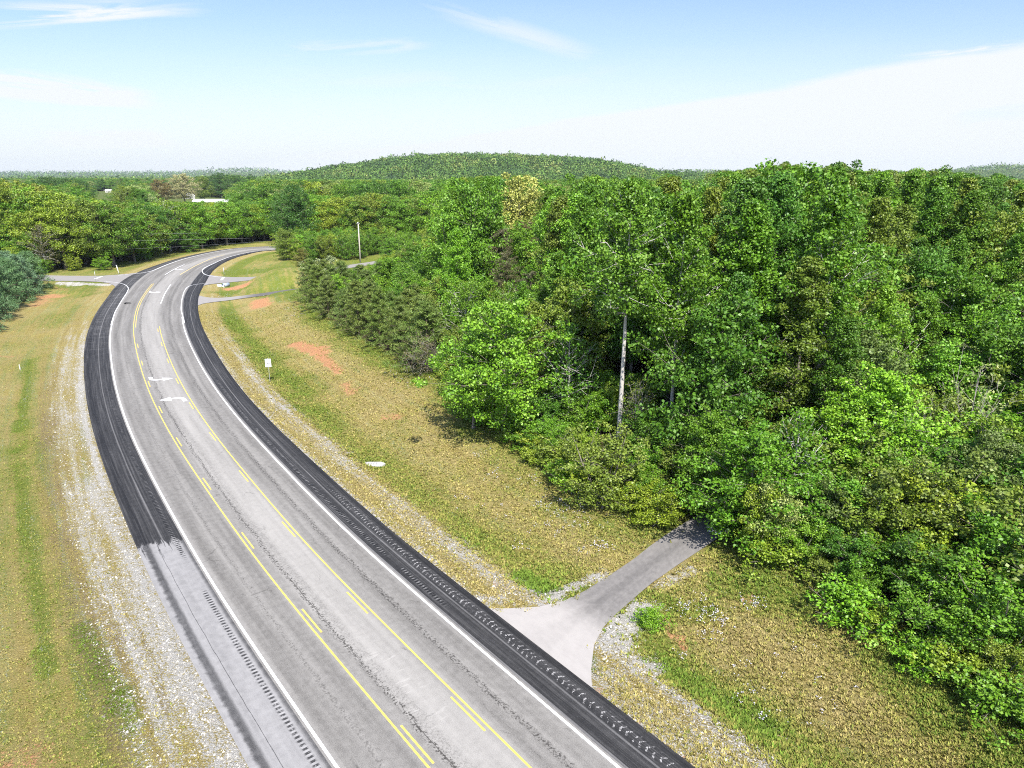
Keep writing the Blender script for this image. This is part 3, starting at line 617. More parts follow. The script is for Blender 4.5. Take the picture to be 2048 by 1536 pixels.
def build_tree(name, seed, H, cb, prof, nl, elev, cl_r, per, L, Wd, flatn=.75, r0=.22, wob=.25, fr=(.35,.6,.8,1.0), side=.35, ncl=1, mats=None, needle=False,
               outward=.6, up=.5, bare_bottom=0, stems=1, shell=.35, jit=.25, twig=.018):
    rng = np.random.default_rng(seed); wood = []; C = []; RR = []
    for st in range(stems):
        base_ = np.array([0, 0, 0.]) if stems == 1 else np.r_[rng.normal(size=2)*.25, 0]
        lean = rng.normal(size=2)*wob*.5 if stems == 1 else rng.normal(size=2)*H*.16
        t = np.linspace(0, 1, 9); Ht = H*.97*(1 if stems == 1 else .7+.3*rng.random())
        bx = base_[0] + lean[0]*t + np.cumsum(rng.normal(size=9))*wob*.12; by = base_[1] + lean[1]*t + np.cumsum(rng.normal(size=9))*wob*.12
        tp = np.c_[bx, by, t*Ht - .3]; rs = r0*(1-t)**.8*(1+.5*np.exp(-t*18)) + .012
        wood.append(tube(tp, rs, 8 if stems == 1 else 5))
        n_l = nl//stems
        for i in range(n_l):
            f = ((i+.5)/n_l); hz = lerp(cb, H*.985, f**.9); hz = min(hz, Ht)
            az = i*2.399 + rng.random()*1.0 + st*1.3; ln = prof(f)*(1-jit+2*jit*rng.random())
            el = radians(lerp(elev[0], elev[1], f) + rng.normal()*8)
            zb = max(cb*.6, hz - ln*math.tan(min(el, 1.3))*.75); k_ = zb/Ht*8
            p0 = np.array([np.interp(k_, np.arange(9), bx), np.interp(k_, np.arange(9), by), zb])
            dirh = np.array([cos(az), sin(az), 0]); tt = np.linspace(0, 1, 5)
            lp = p0 + dirh*ln*tt[:, None] + np.array([0, 0, 1.])*((hz-zb)*tt**(1.3 if not needle else .9))[:, None] + rng.normal(size=(5, 3))*ln*.05*tt[:, None]
            wood.append(tube(lp, np.maximum(r0*.38*(1-f*.6)*(1-tt*.85), .012), 4))
            for q_ in fr:
                for _ in range(ncl):
                    c_ = np.array([np.interp(q_, tt, lp[:, j]) for j in range(3)]) + rng.normal(size=3)*ln*side*(.4+.6*q_)*np.array([.6, .6, .35])
                    C.append(c_); RR.append(cl_r*(.7+.6*rng.random())*(.75+.35*(1-f)))
                    if twig: a0 = np.array([np.interp(max(0, q_-.18), tt, lp[:, j]) for j in range(3)]); wood.append(tube(np.array([a0, (a0+c_)/2+rng.normal(size=3)*.05, c_]), np.array([twig, twig*.8, twig*.5]), 3))
        C.append(tp[-1]); RR.append(cl_r*.8)
    C = np.array(C); RR = np.array(RR)
    V, F, sh = leaves(rng, C, per, RR, flatn, L, Wd, outward, up, needle, shell)
    low = V[:, 2].reshape(-1, 4).min(1) < 0.05
    F = F[~low]; sh = sh[~low]
    crown = bpy.data.meshes.new(name+'_crown'); me = crown
    used = np.unique(F); remap = np.zeros(len(V), np.int64); remap[used] = np.arange(len(used)); V = V[used]; F = remap[F]
    me.vertices.add(len(V)); me.vertices.foreach_set('co', V.astype(np.float32).ravel()); me.loops.add(F.size); me.loops.foreach_set('vertex_index', F.astype(np.int32).ravel())
    me.polygons.add(len(F)); me.polygons.foreach_set('loop_start', np.arange(0, F.size, 4, dtype=np.int32)); me.update(calc_edges=True)
    me.attributes.new('leafvar', 'FLOAT', 'FACE').data.foreach_set('value', sh.astype(np.float32)); me.materials.append(mats[0])
    wv, wf = join(wood); tr = bpy.data.meshes.new(name+'_trunk')
    tr.vertices.add(len(wv)); tr.vertices.foreach_set('co', wv.astype(np.float32).ravel()); tr.loops.add(wf.size); tr.loops.foreach_set('vertex_index', wf.astype(np.int32).ravel())
    tr.polygons.add(len(wf)); tr.polygons.foreach_set('loop_start', np.arange(0, wf.size, 4, dtype=np.int32)); tr.update(calc_edges=True)
    tr.polygons.foreach_set('use_smooth', np.ones(len(wf), bool)); tr.materials.append(mats[1])
    return Tree(name, crown, tr, H, float(np.percentile(np.hypot(V[:, 0], V[:, 1]), 92)), mats)
pop = lambda R: (lambda f: R*(.55+.45*sin(min(1, f*1.6)*pi*.55))*(1-max(0, f-.36)/.64)**.78 + .2)
rnd = lambda R: (lambda f: R*max(.18, sin(pi*(.16+.80*f)))**.7)
cone = lambda R: (lambda f: R*(1-f)**.75 + .25)
KIND = {}
LM, NM = (LEAF, BARK), (NEEDLE, PINEB)
for i in range(4): KIND['poplar%d' % i] = build_tree('tall_tree', 100+i, 24, (5.0, 7.5, 4.0, 6.0)[i], pop((3.8, 3.3, 4.1, 3.5)[i]), 62, (12, 66), .95, 104, .25, .185, mats=LM, r0=.22, jit=.32)
for i in range(3): KIND['oak%d' % i] = build_tree('round_tree', 200+i, 16, 3.0, rnd((5.6, 6.2, 5.0)[i]), 50, (5, 70), 1.35, 104, .28, .21, flatn=.62, mats=LM, r0=.28, jit=.25)
for i in range(3): KIND['maple%d' % i] = build_tree('leafy_tree', 300+i, 12, 1.2, rnd((3.9, 3.4, 4.3)[i]), 48, (-5, 60), .92, 96, .22, .165, flatn=.55, mats=LM, r0=.14, jit=.3)
for i in range(3): KIND['young%d' % i] = build_tree('young_tree', 400+i, 7, .6, rnd((2.2, 1.9, 2.5)[i]), 42, (5, 65), .60, 56, .175, .13, flatn=.7, mats=LM, r0=.07, stems=3, jit=.35, twig=.012)
for i in range(3): KIND['shrub%d' % i] = build_tree('shrub', 500+i, 2.6, .15, rnd((1.5, 1.8, 1.35)[i]), 28, (5, 65), .45, 40, .17, .12, flatn=.75, mats=LM, r0=.035, stems=4, jit=.35, twig=.008)
for i in range(3): KIND['pine%d' % i] = build_tree('pine_tree', 600+i, 10, .7, cone((3.4, 3.0, 3.7)[i]), 62, (8, 48), .52, 46, .42, .055, flatn=.6, mats=NM, r0=.15, needle=True, fr=(.3, .5, .7, .86, 1.0), side=.22, jit=.25, twig=.015)
for i in range(2): KIND['tallpine%d' % i] = build_tree('tall_pine', 650+i, 20, 8.0, rnd((3.4, 3.0)[i]), 44, (0, 50), .75, 52, .46, .07, flatn=.5, mats=NM, r0=.24, needle=True, side=.25)
for i in range(2): KIND['softpine%d' % i] = build_tree('soft_pine', 700+i, 9, .25, lambda f: 3.5*(1-f)**.5+.3, 84, (-8, 52), .66, 58, .48, .065, flatn=.8, mats=NM, r0=.16, needle=True, fr=(.35, .6, .8, 1.0), side=.25, jit=.18)
for i in range(2): KIND['bare%d' % i] = build_tree('bare_tree', 800+i, 11, 2.0, rnd((3.2, 2.6)[i]), 34, (25, 75), .6, 5, .22, .14, mats=(LEAF, DEADW), r0=.10, stems=2, side=.6, ncl=2, jit=.4, twig=.018)
for i in range(2): KIND['halfbare%d' % i] = build_tree('sparse_tree', 850+i, 13, 3.0, rnd((3.4, 3.0)[i]), 40, (15, 70), .9, 17, .30, .20, mats=(LEAF, PALE), r0=.17, side=.5, ncl=1, jit=.35, twig=.028)
NTREE = {}
def plant(name, label, cat, kind, x, y, H, tint, group=None, rz=None, wide=1.0, seed=0, z=None):
    k = KIND[kind]; rg = random.Random(int(x*97+y*31)+seed)
    e = empty(name, label, cat, (x, y, float(height(np.array([x]), np.array([y]))[0]) if z is None else z), rg.uniform(0, 6.28) if rz is None else rz, group)
    s_ = H/k.H; e.scale = (s_**.75*wide, s_**.75*wide, s_) if s_ > 1 else (s_*wide, s_*wide, s_)
    low = name in ('shrub',)
    for nm, me in (('stem' if low else 'trunk', k.trunk), ('foliage' if low else 'crown', k.crown)):
        o = bpy.data.objects.new(nm, me); COL.objects.link(o); o.parent = e
        if me is k.crown: o.color = (*tint, 1)
    return e

# ------------------------------------------------------------------ where the trees stand
GREENS = {'mid green': (.120,.255,.016), 'bright green': (.170,.345,.018), 'dark green': (.085,.200,.018), 'olive green': (.165,.235,.026), 'yellow green': (.240,.335,.024),
          'golden yellow': (.46,.47,.10), 'pale green': (.28,.36,.10), 'dull olive': (.150,.215,.042), 'blue green': (.135,.245,.105), 'brownish green': (.165,.150,.060), 'orange yellow': (.46,.40,.06)}
def jitter(t, rg, k=.14): f = 1 + rg.uniform(-k, k); return (min(1, t[0]*f*(1+rg.uniform(-.10, .06))), min(1, t[1]*f), min(1, t[2]*f*(1+rg.uniform(-.2, .2))))
hz1 = lambda x, y: float(height(np.array([x]), np.array([y]))[0])
TREES = []                                              # dicts: x, y, H, kind, colour, wide, z
def put(x, y, H, kind, colour, noun=None, wide=1.0, label=None, fixed=False, name=None, tint=None, rot=None):
    TREES.append(dict(x=x, y=y, H=H, kind=kind, colour=colour, wide=wide, z=hz1(x, y), noun=noun, label=label, fixed=fixed, name=name, tint=tint, rot=rot))
def top_z(px, py, y):                                   # height of the sight line through a photo row at forward distance y
    yy = (py-768)/FPX; return CAM_H - y*(yy*cos(PITCH)+sin(PITCH))/(cos(PITCH)-yy*sin(PITCH))
def pxat(px, y, z=5.0): return (px-1024)/FPX*(y*cos(PITCH) - (z-CAM_H)*sin(PITCH))
def special(px, py_base, H, kind, colour, label, noun, wide=1.0, tint=None, name=None, rot=None):
    g = ground(px, py_base); put(g[0], g[1], H, kind, colour, noun, wide, label, True, name, tint, rot)
def special_far(px, py_top, y, kind, colour, label, noun, wide=1.0, tint=None, name=None):
    x = pxat(px, y, 18); z = hz1(x, y); put(x, y, top_z(px, py_top, y)-z, kind, colour, noun, wide, label, True, name, tint)
KIND['paletrunk0'] = build_tree('tall_tree', 900, 24, 12.5, pop(4.0), 46, (0, 62), .95, 84, .25, .185, mats=(LEAF, PALE), r0=.25, jit=.4, twig=.028)
KIND['paletrunk1'] = build_tree('tall_tree', 901, 23, 8.5, pop(3.8), 46, (0, 62), .95, 84, .25, .185, mats=(LEAF, PALE), r0=.22, jit=.4, twig=.026)
special(1238, 893, 24, 'paletrunk0', 'mid green', 'tall green tree with the long bare pale trunk at the edge of the woods', 'poplar', .95)
special(1338, 905, 23, 'paletrunk1', 'mid green', 'tall tree with a short stretch of pale trunk showing above the brush', 'poplar', .95)
special(1615, 900, 23, 'paletrunk1', 'mid green', 'tall tree with a dark trunk glimpsed deep in the right part of the woods', 'poplar', 1.0)
special(1010, 868, 13.5, 'maple2', 'bright green', 'bright green leafy tree with low skirts at the grass edge', 'maple', 1.12)
special(948, 856, 10, 'oak2', 'bright green', 'shorter bright green tree casting shade on the grass edge', 'oak', .95)
special_far(1040, 352, 150, 'oak0', 'golden yellow', 'golden yellow tree standing out above the green woods', 'oak', 1.05)
special_far(1095, 400, 168, 'oak1', 'olive green', 'olive yellow tree just right of the golden yellow tree', 'oak', .8)
special_far(938, 356, 185, 'oak2', 'mid green', 'rounded shiny green tree on the skyline left of the golden tree', 'oak', .8)
special_far(2040, 388, 150, 'oak1', 'orange yellow', 'orange yellow tree at the right border of the woods', 'oak', .9)
special_far(1925, 360, 190, 'oak0', 'orange yellow', 'yellow crowned tree near the right skyline below the far hill', 'oak', .55)
special(1742, 1005, 10.5, 'maple1', 'bright green', 'vivid lime green tree rising from the brush in the right woods', 'maple', 1.15, (.21, .42, .02))
special(1660, 1010, 8.5, 'maple0', 'bright green', 'lime green tree left of the vivid lime green one', 'maple', 1.1, (.19, .38, .02))
special(1490, 1092, 9.0, 'maple0', 'mid green', 'leafy tree overhanging and shading the driveway mouth', 'maple', 1.25)
special(1415, 1030, 8.5, 'maple1', 'mid green', 'leafy tree closing the shaded end of the driveway', 'maple', 1.0)
special(1515, 1112, 5.6, 'young1', 'yellow green', 'slim yellow green sapling beside the driveway mouth', 'sapling', .8)
special(1545, 1100, 5.8, 'young0', 'pale green', 'pale leaved sapling with thin white stems right of the driveway mouth', 'sapling', 1.0)
special(1905, 985, 10.5, 'bare0', 'pale green', 'nearly leafless twiggy tree in the right woods', 'bare tree', 1.0)
special(1805, 1010, 8.0, 'bare1', 'pale green', 'leafless forked tree with white stems left of the twiggy one', 'bare tree', .9)
special(1275, 905, 7.5, 'bare1', 'olive green', 'thicket of thin bare stems right of the long pale trunk', 'bare tree', .8)
special(1200, 1010, 6.5, 'young2', 'olive green', 'bushy young tree below the long pale trunk', 'sapling', 1.2)
special(1312, 1050, 3.6, 'young0', 'yellow green', 'light green bush at the grass edge left of the driveway mouth', 'sapling', 1.5)
special(1300, 1252, 1.25, 'shrub1', 'bright green', 'small round shrub on the white gravel beside the driveway', 'shrub', 1.0, None, 'shrub')
special(640, 596, 8.5, 'young2', 'pale green', 'pale leaved bushy tree at the tip of the woods by the second driveway', 'sapling', 1.3, (.27, .34, .13))
special(604, 540, 6.5, 'maple1', 'olive green', 'low olive bush on the grass near the far road bend', 'maple', 1.1, (.18, .19, .04))
special(575, 520, 9.5, 'maple0', 'olive green', 'bushy tree hiding the end of the road', 'maple', 1.2)
special_far(588, 372, 262, 'oak2', 'dark green', 'dark rounded tree above the end of the road', 'oak', 1.0, (.06, .15, .016))
special_far(562, 385, 285, 'oak1', 'dark green', 'dark spreading tree left of the one above the road end', 'oak', .9)
special(186, 512, 15, 'bare0', 'pale green', 'white forked dead tree among the left woods', 'bare tree', .9, None, 'dead_tree')
special(342, 503, 19, 'halfbare0', 'yellow green', 'yellow green tree with a pale leaning trunk and bare limbs', 'oak', 1.15)
special(405, 497, 17, 'oak0', 'bright green', 'broad vivid green tree by the far left verge', 'oak', 1.15)
special(455, 490, 17, 'oak1', 'bright green', 'broad green tree next to the far road bend', 'oak', 1.1)
special(380, 504, 8.5, 'maple2', 'dark green', 'low dark green tree under the broad vivid green one', 'maple', 1.3)
special(95, 545, 13.5, 'halfbare1', 'brownish green', 'dull brown green tree beside the left side road', 'oak', 1.2, (.12, .105, .04))
special(150, 541, 4.5, 'young0', 'yellow green', 'yellow green bush at the edge of the left side road', 'sapling', 1.3)
special(205, 540, 4.0, 'young2', 'bright green', 'bright bush at the edge of the left side road', 'sapling', 1.5)
special_far(15, 362, 232, 'oak0', 'yellow green', 'tallest yellow green oak at the left border', 'oak', 1.1, (.26, .29, .03))
special_far(70, 368, 245, 'oak2', 'olive green', 'olive topped oak next to the tallest one at the left border', 'oak', 1.0, (.23, .26, .035))
special_far(365, 347, 700, 'oak1', 'pale green', 'huge cream flowered tree beside the white house', 'oak', 1.55, (.42, .40, .17))
special_far(318, 360, 690, 'oak0', 'brownish green', 'wide brown tinged tree left of the cream flowered one', 'oak', 1.7, (.20, .16, .055))
special_far(405, 352, 760, 'oak2', 'olive green', 'dark olive tree behind the cream flowered one', 'oak', 1.2)
for px, pt, y in ((95, 353, 560), (130, 356, 600), (158, 362, 640), (262, 372, 560), (285, 384, 500), (440, 345, 880), (470, 350, 840), (500, 352, 900), (420, 352, 930)):
    special_far(px, pt, y, 'oak1', 'dark green', None, 'oak', 1.5, (.06, .14, .022))
for i, (px, py, h_) in enumerate(((62, 580, 9.2), (44, 592, 9.4), (22, 606, 9.6), (-2, 622, 9.6), (-28, 642, 9.8), (-60, 668, 9.8), (18, 585, 9.6), (-8, 598, 10))):
    special(px, py, h_, 'softpine%d' % (i % 2), 'blue green', None, 'soft pine', 1.08, None, 'soft_pine')
rg = random.Random(5); nr = np.random.default_rng(5)
for px, py in ((622,602),(640,618),(655,640),(672,622),(690,655),(705,640),(722,668),(745,655),(760,690),(785,668),(800,712),(822,690),(842,728),(735,628),(770,640),(800,650),(690,612),(720,602),(655,600),(830,655),(760,610),(860,745)):
    special(px + rg.uniform(-4, 4), py + rg.uniform(-5, 3), rg.uniform(6.2, 9.2), 'pine%d' % rg.randrange(3), 'dull olive', None, 'scrub pine', rg.uniform(1.0, 1.25), None, 'scrub_pine')
special(862, 742, 7.5, 'bare1', 'brownish green', 'bare grey branches leaning out of the scrub pines', 'bare tree', 1.0, None, 'dead_tree', (radians(38), radians(-42)))
special(885, 735, 6.5, 'bare0', 'brownish green', 'second fan of bare branches beside the bright leafy trees', 'bare tree', .9, None, 'dead_tree', (radians(20), radians(-35)))
for px, pt, y in ((1000,455,118),(1045,440,124),(960,470,128),(1080,470,112),(1015,500,106),(935,500,120),(1060,540,100)):
    special_far(px, pt, y, 'tallpine%d' % rg.randrange(2), 'brownish green', None, 'tall thin pine', 1.1, (.15, .135, .055), 'tall_pine')

SKYLINE = np.array([(-100,362),(80,372),(120,388),(160,398),(200,404),(240,410),(300,408),(340,406),(380,408),(480,408),(520,405),(545,400),(560,392),(600,388),(650,395),(700,396),(750,388),(800,398),(850,390),(880,376),(920,362),(960,360),(1000,362),(1040,360),(1090,380),(1130,398),(1160,375),(1190,352),(1220,378),(1260,358),(1300,376),(1330,354),(1365,376),(1400,388),(1430,352),(1470,346),(1520,346),(1560,327),(1600,348),(1630,336),(1660,330),(1700,352),(1740,346),(1790,354),(1830,345),(1870,354),(1900,350),(1950,368),(1980,352),(2010,374),(2060,384),(2300,380)], float)
PA = np.array([(-300,199),(-130,198),(-122,206),(-119,230),(-120,264),(-104,305),(-60,300),(-20,298),(-20,345),(-330,400)], float)
PF2 = np.array([(-82,268),(-80,240),(-70,224),(-62,219),(-48,224),(-40,243),(-26,262)], float)
def clear_of_roads(x, y, pad):
    d = np.full(len(x), 1e9)
    for k in SIDES: d = np.minimum(d, near_side(x, y, k)[0])
    u, s = road_uv(x, y); d = np.minimum(d, np.maximum(u - np.interp(s, SS, O_SR), np.interp(s, SS, O_SL) - u)); return d > pad
def jgrid(x0, x1, y0, y1, st):
    X, Y = np.meshgrid(np.arange(x0, x1, st, dtype=float), np.arange(y0, y1, st, dtype=float)); X[::2] += st/2
    return X.ravel() + nr.uniform(-.36, .36, X.size)*st, Y.ravel() + nr.uniform(-.36, .36, X.size)*st
def in_view(x, y, pad=120): p, _, _ = project(x, y, np.full(len(x), 12.0)); return (p > -pad) & (p < 2048+pad) & (y > 10)
def mark_trees():
    spx = np.array([(t['x'], t['y']) for t in TREES])
    # right woods and the small wood in front of the far road bend
    X, Y = jgrid(-90, 260, 12, 335, 5.0); ok = (in_poly(FPOLY, X, Y) | in_poly(PF2, X, Y)) & in_view(X, Y); X, Y = X[ok], Y[ok]
    D = edge_dist(X, Y); D = np.where(in_poly(PF2, X, Y), 9.0, D)
    ok = (D > 1.2) & clear_of_roads(X, Y, 1.5) & (np.min((X[:, None]-spx[:, 0])**2+(Y[:, None]-spx[:, 1])**2, 1) > 6.0); X, Y, D = X[ok], Y[ok], D[ok]
    px, _, _ = project(X, Y, np.full(len(X), 12.0)); Zg = height(X, Y); sp = fbm(X/22, Y/22, 77, 3); sp2 = nr.random(len(X))
    for x, y, d, p, z, s1, s2 in zip(X, Y, D, px, Zg, sp, sp2):
        wR = float(sstep(p, 1560, 1850)); env = lerp(np.interp(d, [1,3,6,10,16,24], [5,7.5,12,17,22,27]), np.interp(d, [1,5,20,42,62,88], [4.2,6.0,10,15,22,28.5]), wR)
        if p < 900: env = min(env, np.interp(d, [1,8,16,26,45], [6,8,9.5,13,22]))
        if abs(p-1238) < 75 and y < 70.5 and d < 11: continue
        if abs(p-1338) < 38 and y < 66: continue
        if abs(p-1742) < 60 and y < 50: env = min(env, 5)
        H = env*rg.uniform(.80, 1.10) if env < 15 else rg.uniform(.82, 1.12)*env
        cap = top_z(p, float(np.interp(p, SKYLINE[:, 0], SKYLINE[:, 1])) + rg.uniform(-12, 6), y) - z
        if 985 < p < 1095 and y < 149: cap = min(cap, top_z(p, 455, y) - z)
        if 925 < p < 1105 and y < 112: cap = min(cap, top_z(p, 560, y) - z)
        if 610 < p < 880 and y < 214 and d < 45: cap = min(cap, top_z(p, float(np.interp(p, [610,640,660,740,762,800,880], [562,545,538,534,515,500,470])), y) - z)
        H = min(H, cap)
        if H < 2: continue
        if p < 640 or (p < 1000 and y > 150): col = rg.choice(['mid green','yellow green','bright green','olive green','dark green','mid green','yellow green'])
        elif wR > .5 and d < 30: col = rg.choice(['mid green','bright green','olive green','dull olive','yellow green','mid green','dark green'])
        else: col = rg.choice(['mid green','mid green','bright green','mid green','dark green','olive green'] if s1 < .55 else ['dark green','mid green','dark green','olive green'])
        if H > 16: kind, noun = ('poplar%d' % rg.randrange(4), 'poplar') if s2 < .88 else ('oak%d' % rg.randrange(3), 'oak')
        elif H > 9: kind, noun = ('maple%d' % rg.randrange(3), 'maple') if s2 < .7 else (('halfbare%d' % rg.randrange(2), 'thin tree') if s2 < .82 else ('poplar%d' % rg.randrange(4), 'poplar'))
        elif H > 4.6: kind, noun = ('young%d' % rg.randrange(3), 'sapling') if s2 < .62 else (('pine%d' % rg.randrange(3), 'scrub pine') if s2 < .75 and p > 1500 else ('maple%d' % rg.randrange(3), 'maple'))
        else: kind, noun = 'young%d' % rg.randrange(3), 'bush'
        if kind.startswith('pine'): col = 'dull olive'
        put(x, y, H, kind, col, noun, rg.uniform(.92, 1.12))
    # woods beyond the left side road
    X, Y = jgrid(-330, -15, 198, 400, 5.4); ok = in_poly(PA, X, Y) & in_view(X, Y) & clear_of_roads(X, Y, 2.0); X, Y = X[ok], Y[ok]
    ok = np.min((X[:, None]-spx[:, 0])**2+(Y[:, None]-spx[:, 1])**2, 1) > 16; X, Y = X[ok], Y[ok]
    px, _, _ = project(X, Y, np.full(len(X), 12.0)); Zg = height(X, Y); u, s = road_uv(X, Y); dl = np.minimum(np.interp(s, SS, O_SL)-u, near_side(X, Y, 'side_l')[0])
    for x, y, p, z, d in zip(X, Y, px, Zg, dl):
        H = min(np.interp(d, [2,7,14,24], [6,11,18,24])*rg.uniform(.8, 1.12), top_z(p, float(np.interp(p, SKYLINE[:, 0], SKYLINE[:, 1]))+rg.uniform(-4, 9), y)-z)
        if H < 3: continue
        col = rg.choice(['yellow green','olive green','mid green','bright green','yellow green'] if p < 240 else ['mid green','bright green','olive green','mid green','yellow green','dark green'])
        kind, noun = ('oak%d' % rg.randrange(3), 'oak') if H > 11 else (('maple%d' % rg.randrange(3), 'maple') if H > 5.5 else ('young%d' % rg.randrange(3), 'bush'))
        put(x, y, H, kind, col, noun, rg.uniform(1.05, 1.45))
mark_trees()
X, Y = jgrid(-330, -20, 196, 330, 3.2); ok = in_poly(PA, X, Y) & in_view(X, Y); X, Y = X[ok], Y[ok]; u_, s_ = road_uv(X, Y); D_ = np.minimum(np.interp(s_, SS, O_SL)-u_, near_side(X, Y, 'side_l')[0])
for x, y, d, p in zip(X, Y, D_, project(X, Y, np.full(len(X), 2.0))[0]):
    if 2.2 < d < 13 and rg.random() < .6: put(x, y, rg.uniform(2.2, 4.8), 'young%d' % rg.randrange(3), rg.choice(['mid green','yellow green','bright green','olive green','dark green']), 'bush', rg.uniform(1.2, 1.7))
# dense understorey just inside the edge of the woods
X, Y = jgrid(-60, 60, 14, 170, 2.3); D_ = edge_dist(X, Y); ok = (D_ > .4) & (D_ < 24) & in_view(X, Y) & clear_of_roads(X, Y, .8); X, Y, D_ = X[ok], Y[ok], D_[ok]
for x, y, d, p, s2 in zip(X, Y, D_, project(X, Y, np.full(len(X), 2.0))[0], nr.random(len(X))):
    if p < 850 or s2 > (.80 if p < 1480 else .93) or (abs(p-1238) < 34 and d < 8) or (d > 11 and p < 1480): continue
    H = float(np.interp(d, [0, 2, 6, 11, 24], [1.8, 3.0, 4.2, 4.8, 5.5]))*rg.uniform(.65, 1.25)*(1.25 if p > 1600 else 1)
    kd = ('shrub%d' if H < 2.4 else 'young%d') % rg.randrange(3)
    put(x, y, H, kd, rg.choice(['mid green','bright green','yellow green','mid green','olive green','dark green']), 'shrub' if H < 2.4 else 'bush', rg.uniform(1.1, 1.6), None, False, 'shrub' if H < 2.4 else None)
# low shrubs along the edge of the woods
EP = smooth_poly(FOREST_EDGE[3:-3], 1.0, 2)
for q_ in EP[::2]:
    if rg.random() < .85:
        x, y = q_[0] + rg.uniform(-.6, 1.6), q_[1] + rg.uniform(-.6, 1.6)
        if clear_of_roads(np.array([x]), np.array([y]), .9)[0] and project(np.array([x]), np.array([y]), np.array([1.]))[0][0] > 860:
            put(x, y, rg.uniform(1.1, 2.8), 'shrub%d' % rg.randrange(3), rg.choice(['mid green','bright green','yellow green','olive green']), 'shrub', rg.uniform(1.0, 1.5), None, False, 'shrub')

# ------------------------------------------------------------------ which of them show: coarse front-to-back coverage
BUF = np.zeros((384+64, 512+64), bool)                  # the photo plus a margin for steps to the side
order = sorted(range(len(TREES)), key=lambda i: TREES[i]['x']**2 + TREES[i]['y']**2)
for i in order:
    t = TREES[i]; k = KIND[t['kind']]; R_ = k.R*(t['H']/k.H)**.85*t['wide']
    cx, cy, yc = project(t['x'], t['y'], t['z'] + t['H']*.56); rx, ry = R_*FPX/yc/4*.95, t['H']*.46*FPX/yc/4
    cx, cy = cx/4 + 32, cy/4 + 32; x0, x1, y0, y1 = int(max(0, cx-rx)), int(min(576, cx+rx+1)), int(max(0, cy-ry)), int(min(448, cy+ry+1))
    if x1 <= x0 or y1 <= y0: t['vis'] = 0; continue
    yy, xx = np.mgrid[y0:y1, x0:x1]; el = ((xx-cx)/max(rx, .5))**2 + ((yy-cy)/max(ry, .5))**2 < 1
    fr_ = (xx >= 32) & (xx < 544) & (yy >= 32) & (yy < 416)
    t['vis'] = int((el & fr_ & ~BUF[y0:y1, x0:x1]).sum()); BUF[y0:y1, x0:x1] |= ((xx-cx)/max(rx*.86, .5))**2 + ((yy-cy)/max(ry*.86, .5))**2 < 1
    t['px'], t['py'] = (cx-32)*4, (cy-32)*4
vis = sorted([t for t in TREES if not t['fixed'] and t['vis'] > 5], key=lambda t: -t['vis'])
NSOLO = 300
solo = [t for t in TREES if t['fixed']] + vis[:NSOLO]
ids = {id(t) for t in solo}; rest = [t for t in TREES if id(t) not in ids]
print('trees', len(TREES), 'solo', len(solo), 'rest', len(rest))

# ------------------------------------------------------------------ words for each tree
LMK = [('the golden yellow tree',1040,400), ('the long pale trunk',1240,740), ('the short pale trunk',1340,860), ('the driveway mouth',1440,1050), ('the utility pole',718,490), ('the bare leaning branches',850,695),
       ('the white roadside sign',537,725), ('the bright grass edge tree',1010,740), ('the leafless twiggy tree',1900,830), ('the orange yellow tree',2035,420), ('the lower right corner',2030,1440), ('the pale leaved bushy tree',640,555),
       ('the white forked dead tree',182,470), ('the tree with bare limbs',335,450), ('the blue green pine row',40,580), ('the left side road',150,545), ('the far road bend',540,495), ('the notch in the right skyline',1700,350), ('the highest right treetop',1560,335),
       ('the vivid lime green tree',1742,840), ('the dark trunk at right',1620,760), ('the small round shrub',1300,1235), ('the slim yellow green sapling',1500,1000), ('the wooded hill',960,345), ('the low skyline dip',1400,390), ('the upper right woods corner',2020,470), ('the right dry grass bank',1850,1300), ('the tall thin brown pines',1010,490)]
def words(t):
    best = min(LMK, key=lambda l_: math.hypot(t['px']-l_[1], (t['py']-l_[2])*1.2)); ddx, ddy = t['px']-best[1], (t['py']-best[2])*1.2; r = math.hypot(ddx, ddy)
    if r < 28: rel = 'right at'
    else:
        a = math.degrees(math.atan2(-ddy, ddx)) % 360
        rel = ['right of','above right of','above','above left of','left of','below left of','below','below right of'][int(((a+22.5) % 360)//45)]
        if r > 150: rel = 'far ' + rel
    noun = {'poplar':'tall narrow tree','oak':'round crowned tree','maple':'leafy tree','sapling':'bushy young tree','bush':'low bush','shrub':'small shrub','scrub pine':'scrubby pine','thin tree':'thin pale limbed tree','soft pine':'soft needled pine','tall thin pine':'tall thin pine'}.get(t['noun'], t['noun'])
    return f"{t['colour']} {noun} {rel} {best[0]}"
by = {}
for t in solo:
    if t['label']: continue
    by.setdefault(words(t), []).append(t)
ORD = {2: ['nearer', 'farther'], 3: ['nearest', 'middle', 'farthest']}
for w_, ts in by.items():
    ts.sort(key=lambda t: t['y'])
    for j, t in enumerate(ts): t['label'] = w_ if len(ts) == 1 else (f"{ORD[len(ts)][j]} {w_}" if len(ts) <= 3 else w_)
NAMES = {'poplar':'tall_tree','oak':'round_tree','maple':'leafy_tree','sapling':'young_tree','bush':'bush','shrub':'shrub','scrub pine':'scrub_pine','thin tree':'thin_tree','soft pine':'soft_pine','bare tree':'bare_tree','tall thin pine':'tall_pine'}
GRP = {'poplar':'tall trees of the woods','oak':'round crowned trees','maple':'leafy trees along the woods','sapling':'young trees at the wood edge','bush':'bushes at the wood edge','shrub':'shrubs along the grass','scrub pine':'scrub pines by the bank','thin tree':'thin pale limbed trees','soft pine':'pine row by the lawn','bare tree':'bare trees','tall thin pine':'thin pines in the woods'}
CAT = {'sapling':'young tree','bush':'bush','shrub':'shrub','scrub pine':'pine tree','soft pine':'pine tree','tall thin pine':'pine tree'}
